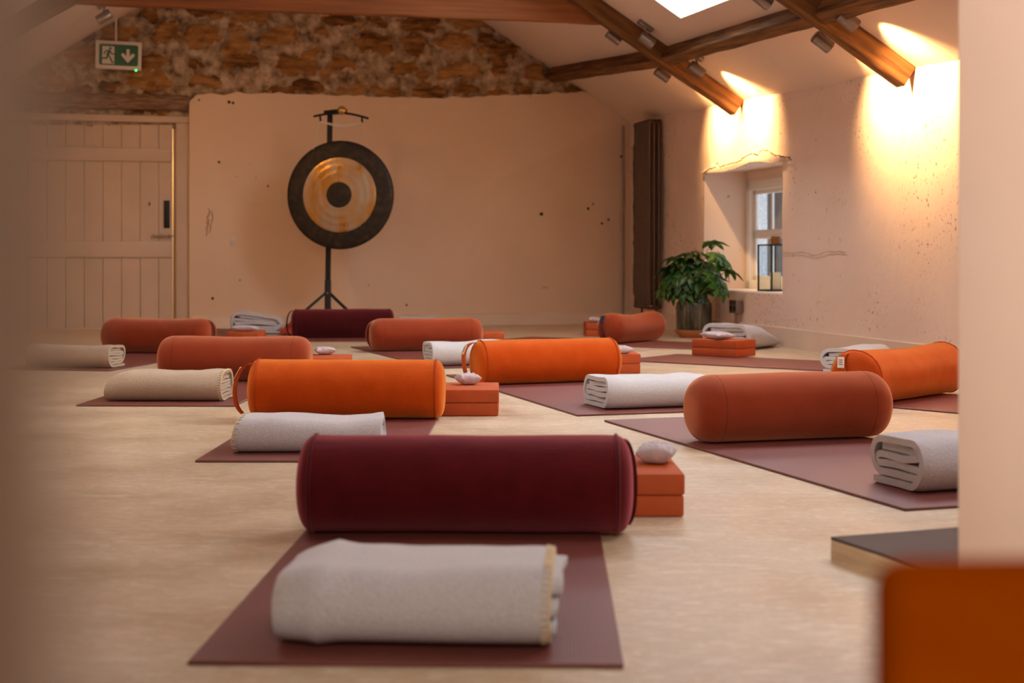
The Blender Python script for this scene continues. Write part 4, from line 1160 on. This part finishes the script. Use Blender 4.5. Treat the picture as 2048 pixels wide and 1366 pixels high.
# ------------------------------------------------------------------ gong and stand
GY = 10.9
gc = depth_pt(680, 390, GY)
g = empty('gong', gc); tag(g, 'large round gong with dark rim and bronze face before the back wall', 'gong')
gx = Matrix.Rotation(R(90), 4, 'X') @ Matrix.Identity(4)     # lathe axis z -> -y (towards the camera)
gr = Matrix.Rotation(R(-7), 4, 'Z') @ gx
ro, ri, rc_ = .415, .287, .104
MB().lathe([(ro - .012, -.035), (ro, -.030), (ro + .002, -.004), (ro - .004, .004), (ro - .03, .012), (ri, .016), (ri, .006), (ro - .03, .002), (ro - .012, -.01)], 96).build('rim', M['gong_dark'], g, smooth=True, angle=50, xf=gr)
prof = [(rc_, .004), (ri, .004)]; prof += [(ri - .001, .017)] + [(ri + (rc_ - ri) * q / 10, .017 + .014 * math.sin(math.pi * .5 * q / 10) + .0016 * math.sin(q * 2.1)) for q in range(1, 11)]
MB().lathe(prof, 96).build('bronze_face', M['bronze'], g, smooth=True, angle=60, xf=gr)
MB().lathe([(rc_, .004), (rc_ - .0005, .0315), (rc_ * .8, .035), (rc_ * .4, .038), (.004, .039)], 64).build('centre_disc', M['gong_dark'], g, smooth=True, angle=60, xf=gr)

SY = 11.03
st = empty('gong_stand', Vector((depth_pt(655, 600, SY).x, SY, 0)))
tag(st, 'black metal gong stand with ball top and splayed legs', 'stand')
O = Vector((depth_pt(655, 600, SY).x, SY, 0))
def sp(px, py, Y=SY): return depth_pt(px, py, Y) - O
pole = MB(); pole.bar(sp(655, 640), sp(660, 222), .040, .030, (0, 1, 0)); pole.build('upper_pole', M['black_metal'], st, bevel=0.003)
MB().bar(Vector((0, 0, .0)), sp(656, 560), .046, .042, (0, 1, 0)).build('pole_base', M['black_metal'], st, bevel=0.003)
for (dx, dy) in ((-.33, -.12), (.33, -.12), (0.0, .33)):
    l = MB(); a = sp(655, 586); a.x += .015 * (1 if dx > 0 else -1 if dx < 0 else 0); l.bar(a, Vector((dx, dy, .008)), .020, .020); l.build('leg', M['black_metal'], st, bevel=0.002)
MB().bar(sp(652, 226), sp(690, 222, GY), .05, .035).build('top_arm', M['black_metal'], st, bevel=0.003)
cb = MB(); cb.tube([sp(627 + 110 * k / 12, 233 + 4 * k / 12 - 9 * math.sin(math.pi * k / 12), GY) for k in range(13)], .0085, 8); cb.build('cross_bar', M['black_metal'], st, smooth=True)
bp_ = sp(684, 221, GY)
ball = MB(); ball.lathe([(.002, -.034)] + [(.034 * math.cos(a * math.pi / 18), .034 * math.sin(a * math.pi / 18)) for a in range(-8, 9)] + [(.002, .034)], 28, bp_); ball.build('ball', M['brass'], st, smooth=True, angle=180)
for (a, b) in (((640, 231), (641, 243)), ((724, 234), (724, 246))):
    h = MB(); h.tube([sp(a[0], a[1], GY), sp(b[0], b[1], GY)], .008, 8); h.build('hook', M['black_metal'], st)
MB().cyl(sp(655, 586, SY - .03), sp(655, 586, SY - .024), .006, 10).build('bolt', M['steel'], st)
# suspension cord hangs from the stand and carries the gong
cd = MB(); gY2 = GY - .03
def wpt(px, py, Y): return depth_pt(px, py, Y)
cd.tube([wpt(641, 243, GY), wpt(633, 270, GY + .02), wpt(627, 299, GY - .0)], .0022, 6)
cd.tube([wpt(724, 246, GY), wpt(731, 272, GY + .02), wpt(735, 300, GY + .05)], .0022, 6)
cd.tube([wpt(641 + (724 - 641) * k / 16, 243 + 9 * math.sin(math.pi * k / 16) + 2 * k / 16, GY - .02) for k in range(17)], .004, 6)
cd.tube([wpt(641 + (724 - 641) * k / 16, 243 + 5 * math.sin(math.pi * k / 16) + 2 * k / 16, GY - .01) for k in range(17)], .004, 6)
o = cd.build('cord', M['sign_white'], smooth=True); tag(o, 'thin pale cord looped under the bar of the gong stand', 'cord')

# ------------------------------------------------------------------ radiator
rd = empty('radiator', room(4.6, .08, 0)); tag(rd, 'tall dark bronze column radiator in the right back corner', 'radiator')
RO = room(4.6, .08, 0); u0, u1 = 4.40, 4.81; nsec = 8; z0, z1 = .155, eave(4.6) - .035
for k in range(nsec):
    u = u0 + (u1 - u0) * (k + .5) / nsec; sec = MB()
    for off in (.045, .085, .125):
        sec.tube([room(u, off, z) - RO for z in (z0, z0 + .03, z0 + .06, z1 - .06, z1 - .03, z1)], .013, 12, rr=[.011, .016, .0135, .0135, .016, .011])
    for z in (z0 + .02, z1 - .02):
        sec.tube([room(u, q, z) - RO for q in (.028, .034, .135, .141)], .02, 12, rr=[.013, .019, .019, .013])
    sec.build('section', M['radiator'], rd, smooth=True, angle=50)
for z in (z0 + .02, z1 - .02):
    h = MB(); h.cyl(room(u0 - .005, .085, z) - RO, room(u1 + .005, .085, z) - RO, .015, 14); h.build('header_pipe', M['radiator'], rd, smooth=True)
v = MB(); v.cyl(room(u0 + .02, .07, 0) - RO, room(u0 + .02, .07, z0 + .02) - RO, .009, 10); v.build('feed_pipe', M['radiator'], rd, smooth=True)
v = MB(); v.cyl(room(u1 - .02, .07, 0) - RO, room(u1 - .02, .07, z0 + .02) - RO, .009, 10); v.build('feed_pipe', M['radiator'], rd, smooth=True)
for z in (.5, 1.3):
    v = MB(); v.bar(room(4.6, 0.0, z) - RO, room(4.6, .04, z) - RO, .03, .03); v.build('wall_bracket', M['radiator'], rd)
# pipe up the corner of the back wall
s_, _ = back_px(1247, 400, .02)
pc = MB(); pc.tube([back(s_ + .006 * noise.noise(Vector((z * 3, 1, 1))), z, .014) for z in [0.0 + .1 * k for k in range(18)]], .011, 10)
o = pc.build('pipe', M['pipe'], smooth=True); tag(o, 'thin grey pipe running up the back corner beside the radiator', 'pipe')

# ------------------------------------------------------------------ exit sign
s_, z_ = back_px(237, 110.5, .06)
sg = empty('exit_sign', back(s_, z_, .06), math.atan2(BD.y, BD.x)); tag(sg, 'green and white running man exit sign with down arrow, high above the door', 'sign')
def px2m(dx): return dx * 11.0 / F * 1.03
W_, H_ = px2m(88), px2m(55)
tilt = Matrix.Rotation(R(1.2), 4, 'Y')
def sx(x, y, off): return tilt @ Vector((px2m(x - 44), -off, px2m(27.5 - y)))
MB().add([tilt @ v for v in MB().box((0, .02, 0), (W_, .05, H_)).v], MB().box((0, 0, 0), (1, 1, 1)).f).build('housing', M['sign_white'], sg, bevel=0.004)
def poly(pts, o0, o1, name, m, parent):
    n = len(pts); vs = [sx(x, y, o0) for x, y in pts] + [sx(x, y, o1) for x, y in pts]
    MB().add(vs, [tuple(range(n - 1, -1, -1)), tuple(range(n, 2 * n))] + [(i, (i + 1) % n, n + (i + 1) % n, n + i) for i in range(n)]).build(name, m, parent)
def rrect(x0, y0, x1, y1, r):
    out = []
    for (cx, cy, a0) in ((x1 - r, y0 + r, -90), (x1 - r, y1 - r, 0), (x0 + r, y1 - r, 90), (x0 + r, y0 + r, 180)):
        for k in range(5): a = R(a0 + 90 * k / 4); out.append((cx + r * math.cos(a), cy + r * math.sin(a)))
    return out
poly(rrect(7, 6.5, 81.5, 48, 4.5), .004, .0065, 'green_panel', M['sign_green'], sg)
poly([(13, 11), (36, 11), (36, 45.5), (13, 45.5)], .006, .0085, 'doorway', M['sign_white'], sg)
poly([(59, 15), (65, 15), (65, 29), (70, 23.5), (74.5, 24), (74.5, 28), (62, 42), (49.5, 28), (49.5, 24), (54, 23.5), (59, 29)], .006, .0085, 'arrow', M['sign_white'], sg)
man = MB()
def limb(pts, w):
    for a, b in zip(pts[:-1], pts[1:]): 
        man.bar(sx(*a, .0095), sx(*b, .0095), px2m(w), .002, (0, -1, 0)) if False else None
        dx, dy = b[0] - a[0], b[1] - a[1]; l_ = math.hypot(dx, dy); nx_, ny_ = -dy / l_ * w / 2, dx / l_ * w / 2
        e0, e1 = (dx / l_ * w * .3, dy / l_ * w * .3), (dx / l_ * w * .3, dy / l_ * w * .3)
        q = [(a[0] + nx_ - e0[0], a[1] + ny_ - e0[1]), (b[0] + nx_ + e1[0], b[1] + ny_ + e1[1]), (b[0] - nx_ + e1[0], b[1] - ny_ + e1[1]), (a[0] - nx_ - e0[0], a[1] - ny_ - e0[1])]
        vs = [sx(x, y, .008) for x, y in q] + [sx(x, y, .0105) for x, y in q]
        man.add(vs, [(3, 2, 1, 0), (4, 5, 6, 7), (0, 1, 5, 4), (1, 2, 6, 5), (2, 3, 7, 6), (3, 0, 4, 7)])
limb([(26.5, 20), (23.5, 28)], 5.2); limb([(26, 19.5), (19.5, 20.5), (16.5, 26)], 2.3); limb([(27.5, 20), (31, 25.5), (36, 26)], 2.3)
limb([(23.2, 28), (22, 34.5), (13, 35)], 2.9); limb([(24.2, 28), (29, 35), (32.5, 43)], 2.9); limb([(32, 43), (35, 42.5)], 2)
hd = [(28.2 + 2.5 * math.cos(k * math.pi / 8), 15.2 + 2.5 * math.sin(k * math.pi / 8)) for k in range(16)]
man.add([sx(x, y, .008) for x, y in hd] + [sx(x, y, .0105) for x, y in hd], [tuple(range(15, -1, -1)), tuple(range(16, 32))] + [(i, (i + 1) % 16, 16 + (i + 1) % 16, 16 + i) for i in range(16)])
man.build('running_figure', M['sign_green'], sg)
ld = MB(); ld.lathe([(.004, -.006), (.007, -.003), (.007, .003), (.004, .006)], 12, sx(78, 56, .004)); ld.build('indicator_light', M['led'], sg)
cdx = MB(); a = Vector((px2m(232 - 237), .03, H_ / 2)); cdx.tube([a, a + Vector((0, 0, .42))], .008, 10); cdx.build('conduit', M['sign_white'], sg, smooth=True)
bx = MB(); bx.box((0, .052, 0), (.1, .03, .1)); bx.build('back_box', M['sign_white'], sg)

# little white hook plate on the back wall
s_, z_ = back_px(465, 483)
hk = empty('wall_hook', back(s_, z_, .0), math.atan2(BD.y, BD.x)); tag(hk, 'tiny white hook plate on the back wall left of the gong', 'hook')
MB().box((0, -.004, 0), (.035, .008, .07)).build('plate', M['sign_white'], hk, bevel=0.002)
MB().tube([(0, -.008, .005), (0, -.022, 0), (0, -.028, -.014), (0, -.024, -.024)], .004, 8).build('peg', M['sign_white'], hk, smooth=True)

# ------------------------------------------------------------------ socket under the window
u, z = wall_px(1477, 613, .02)
so = empty('socket', room(u, .02, z), math.atan2(EU.y, EU.x)); tag(so, 'metal double socket box low on the wall below the window', 'socket')
# local x along the wall (away), local y into ED (left hand side is room)
MB().box((0, .016, 0), (.13, .044, .085)).build('back_box', M['steel'], so, bevel=0.003)
MB().box((0, .040, 0), (.135, .006, .09)).build('face_plate', M['steel'], so, bevel=0.002)
for x in (-.033, .033): MB().box((x, .044, -.012), (.036, .004, .034)).build('socket_outlet', M['black_metal'], so, bevel=0.002)
for x in (-.033, .033): MB().box((x, .045, .026), (.014, .005, .016)).build('switch', M['black_metal'], so, bevel=0.001)
cv = MB(); cv.tube([(0, .018, -.042), (0, .018, -z + .001)], .011, 10); cv.build('conduit', M['steel'], so, smooth=True)

# ------------------------------------------------------------------ lantern on the sill
LY = 9.72
lp = depth_pt(1547, 584, LY); 
la = empty('lantern', (lp.x, lp.y, .3385), R(28)); tag(la, 'black framed glass candle lantern standing on the window sill', 'lantern')
w_, h_ = .145, .315
MB().box((0, 0, .006), (w_ + .012, w_ + .012, .012)).build('base', M['black_metal'], la, bevel=0.002)
fr = MB()
for x in (-1, 1):
    for y in (-1, 1): fr.box((x * w_ / 2, y * w_ / 2, h_ / 2), (.009, .009, h_))
for s in (-1, 1):
    fr.box((0, s * w_ / 2, h_), (w_ + .009, .009, .009)); fr.box((s * w_ / 2, 0, h_), (.009, w_ + .009, .009))
fr.build('frame', M['black_metal'], la)
for s in (-1, 1):
    MB().box((0, s * w_ / 2, h_ / 2), (w_ - .009, .002, h_ - .012)).build('pane', M['glass_lantern'], la)
    MB().box((s * w_ / 2, 0, h_ / 2), (.002, w_ - .009, h_ - .012)).build('pane', M['glass_lantern'], la)
MB().box((0, 0, h_ + .002), (w_, w_, .006)).build('roof_plate', M['black_metal'], la)
MB().cyl((0.02, 0, h_ + .005), (0.02, 0, h_ + .06), .033, 20).build('chimney', M['copper'], la, smooth=True)
ca = empty('candle', Vector((lp.x, lp.y, .3385 + .0135)) + Vector((.012, -.012, 0))); tag(ca, 'thick ivory candle inside the lantern', 'candle')
MB().lathe([(.036, 0), (.037, .004), (.037, .110), (.034, .116), (.02, .112), (.003, .110)], 28).build('wax', M['candle'], ca, smooth=True, angle=50)
MB().cyl((0, 0, .108), (0, .001, .124), .0015, 6).build('wick', M['black_metal'], ca)

# ------------------------------------------------------------------ plant
PY = 10.12; PC = floor_pt(1388, 672); PC = Vector(((1388 - 1024) / F * PY, PY, 0))
sa = empty('saucer', PC); tag(sa, 'shallow terracotta saucer under the ribbed plant pot', 'saucer')
MB().lathe([(.095, 0), (.10, .002), (.132, .040), (.136, .055), (.132, .057), (.126, .045), (.098, .012), (.01, .010)], 48).build('dish', M['terracotta'], sa, smooth=True, angle=50)
po_ = empty('potted_plant', PC + Vector((0, 0, .0125))); tag(po_, 'leafy green potted plant in a dark ribbed pot below the window', 'plant')
pr = [(.088, .0), (.094, .004), (.112, .03), (.122, .05), (.125, .09), (.126, .20), (.125, .232), (.121, .236), (.112, .232), (.110, .20), (.01, .195)]
MB().lathe(pr, 120, wob=lambda a, z: 1 + (.024 * math.cos(a * 24) if .02 < z < .222 else 0)).build('pot', M['pot'], po_, smooth=True, angle=180)
MB().lathe([(.111, .196), (.10, .206), (.05, .212), (.004, .214)], 30).build('soil', M['soil'], po_, smooth=True)
def leaf_mesh(sz, seed, lobes=7):
    rng = random.Random(seed); vs = []; fs = []
    for k in range(lobes):
        f = (k - (lobes - 1) / 2) / ((lobes - 1) / 2)
        ang = f * R(128) + rng.uniform(-.06, .06); ln = sz * (1.0 - .32 * abs(f) ** 1.5) * rng.uniform(.93, 1.05); wd = sz * .205
        dr = Vector((math.sin(ang), math.cos(ang), 0)); sd = Vector((dr.y, -dr.x, 0)); b = len(vs); m_ = 9
        for i in range(m_ + 1):
            t = i / m_; w = wd * (math.sin(math.pi * min(1, t ** .85)) ** .8 if 0 < t < 1 else (0.35 if t == 0 else .02)); w = max(w, wd * .32 * (1 - t)) if t < .4 else w
            dz = -.22 * sz * t * t * (0.8 + .4 * abs(f)) + .02 * sz * math.sin(t * 9 + k)
            c_ = dr * ln * t + Vector((0, 0, dz))
            vs += [c_ - sd * w + Vector((0, 0, .12 * w)), c_ - Vector((0, 0, .16 * w)), c_ + sd * w + Vector((0, 0, .12 * w))]
        for i in range(m_):
            for j in (0, 1): a = b + i * 3 + j; fs.append((a, a + 1, a + 4, a + 3))
    # a thin underside gives the blade thickness
    me = bpy.data.meshes.new('leaf'); me.from_pydata([tuple(v) for v in vs], [], fs); me.update()
    bm = bmesh.new(); bm.from_mesh(me); bmesh.ops.solidify(bm, geom=bm.faces[:], thickness=.0012); bm.to_mesh(me); bm.free()
    me.polygons.foreach_set('use_smooth', [True] * len(me.polygons))
    return me
LM = {}
for q in range(3):
    for key in ('leaf', 'leaf_dark'):
        me = leaf_mesh(1.0, q); me.materials.append(M[key]); LM[q, key] = me
PO = PC + Vector((0, 0, .0125))
def leafat(px, py, dy, sz, yaw, pitch, roll=0.0, dark=False, q=0, base=None):
    Y_ = PY + dy
    while to_room(depth_pt(px, py, Y_))[1] < sz * .95 + .015: Y_ -= .02
    p = depth_pt(px, py, Y_) - PO
    b0 = Vector((random.uniform(-.035, .035), random.uniform(-.035, .035), .205)) if base is None else base
    mid = b0.lerp(p, .55) + Vector((-(p.x - b0.x) * .22, -(p.y - b0.y) * .22, .03))
    pts = [b0 * (1 - t) ** 2 + mid * 2 * t * (1 - t) + p * t * t for t in [k / 8 for k in range(9)]]
    MB().tube(pts, .0032, 6, rr=[.0045 - .0025 * k / 8 for k in range(9)]).build('stem', M['stem'], po_, smooth=True)
    o = bpy.data.objects.new('leaf', LM[q % 3, 'leaf_dark' if dark else 'leaf']); COL.objects.link(o); o.parent = po_
    o.location = p; o.scale = (sz, sz, sz)
    # yaw: compass heading of the blade tip (0 = towards camera, 90 = right), pitch: droop below the horizontal
    h = Vector((math.sin(R(yaw)), -math.cos(R(yaw)), 0)); t = (h * math.cos(R(pitch)) - Vector((0, 0, math.sin(R(pitch))))).normalized()
    s = t.cross(Vector((0, 0, 1))).normalized(); n = s.cross(t)
    mt = Matrix((s, t, n)).transposed() @ Matrix.Rotation(R(roll), 3, 'Y')
    o.rotation_euler = mt.to_euler()
random.seed(4)
L_ = [ # px, py, depth offset, size, yaw, droop, dark
 (1422, 484, .0, .115, 90, 6, 0), (1400, 505, .02, .10, 100, 25, 0), (1392, 512, -.04, .12, 40, 35, 1), (1370, 520, -.02, .12, -60, 25, 1), (1352, 528, .0, .12, -80, 35, 1),
 (1440, 535, -.03, .125, 55, 55, 0), (1446, 548, -.06, .12, 60, 62, 0), (1458, 540, -.02, .10, 90, 30, 0), (1410, 532, -.08, .12, 20, 40, 1), (1378, 545, -.10, .125, 0, 45, 1),
 (1345, 548, -.06, .125, -50, 45, 1), (1332, 565, -.02, .12, -70, 50, 0), (1335, 585, -.05, .11, -60, 70, 0), (1328, 600, .0, .09, -70, 72, 0), (1360, 575, -.11, .12, -20, 60, 1),
 (1392, 572, -.12, .12, 10, 58, 0), (1415, 570, -.12, .12, 20, 60, 1), (1432, 575, -.09, .12, 45, 62, 0), (1442, 590, -.07, .11, 50, 70, 0), (1405, 592, -.12, .10, 15, 68, 1),
 (1368, 598, -.11, .10, -10, 66, 0), (1350, 600, -.08, .10, -35, 70, 1), (1388, 530, .06, .12, 160, 20, 1), (1362, 540, .07, .12, -140, 25, 1), (1420, 550, .06, .12, 130, 25, 1),
 (1380, 560, -.05, .13, -15, 40, 1), (1400, 550, -.06, .13, 25, 35, 1), (1350, 515, .03, .10, -95, 15, 1), (1340, 535, .03, .11, -100, 25, 1), (1376, 508, .0, .10, -20, 15, 1),
 (1425, 560, -.02, .12, 80, 40, 1), (1365, 565, .0, .13, -60, 40, 1), (1396, 585, -.03, .12, 40, 45, 1), (1375, 588, -.04, .12, -35, 48, 1)]
for k, (a, b, dy, sz, yw, dr, dk) in enumerate(L_):
    leafat(a, b - (20 if dr > 52 else 0), dy * .9, sz * 1.22, yw + random.uniform(-14, 14), dr - 2, random.uniform(-18, 18), bool(dk), k)

# ------------------------------------------------------------------ low step at the doorway
cL = floor_pt(1662, 1119)
ux = Vector((.942, .335, 0)); uy = Vector((.362, -.932, 0)).normalized()
sp_ = empty('step', cL, 0); tag(sp_, 'low dark topped plywood step on the floor by the right doorway', 'step')
sz_ = (.55, .36, .043)
pts = [Vector((0, 0, 0)), uy * sz_[1], uy * sz_[1] + ux * sz_[0], ux * sz_[0]]
MB().hexa(pts + [p + Vector((0, 0, sz_[2] - .006)) for p in pts]).build('plywood_core', M['ply'], sp_)
MB().hexa([p + Vector((0, 0, sz_[2] - .006)) for p in pts] + [p + Vector((0, 0, sz_[2])) for p in pts]).build('tread', M['step_top'], sp_)
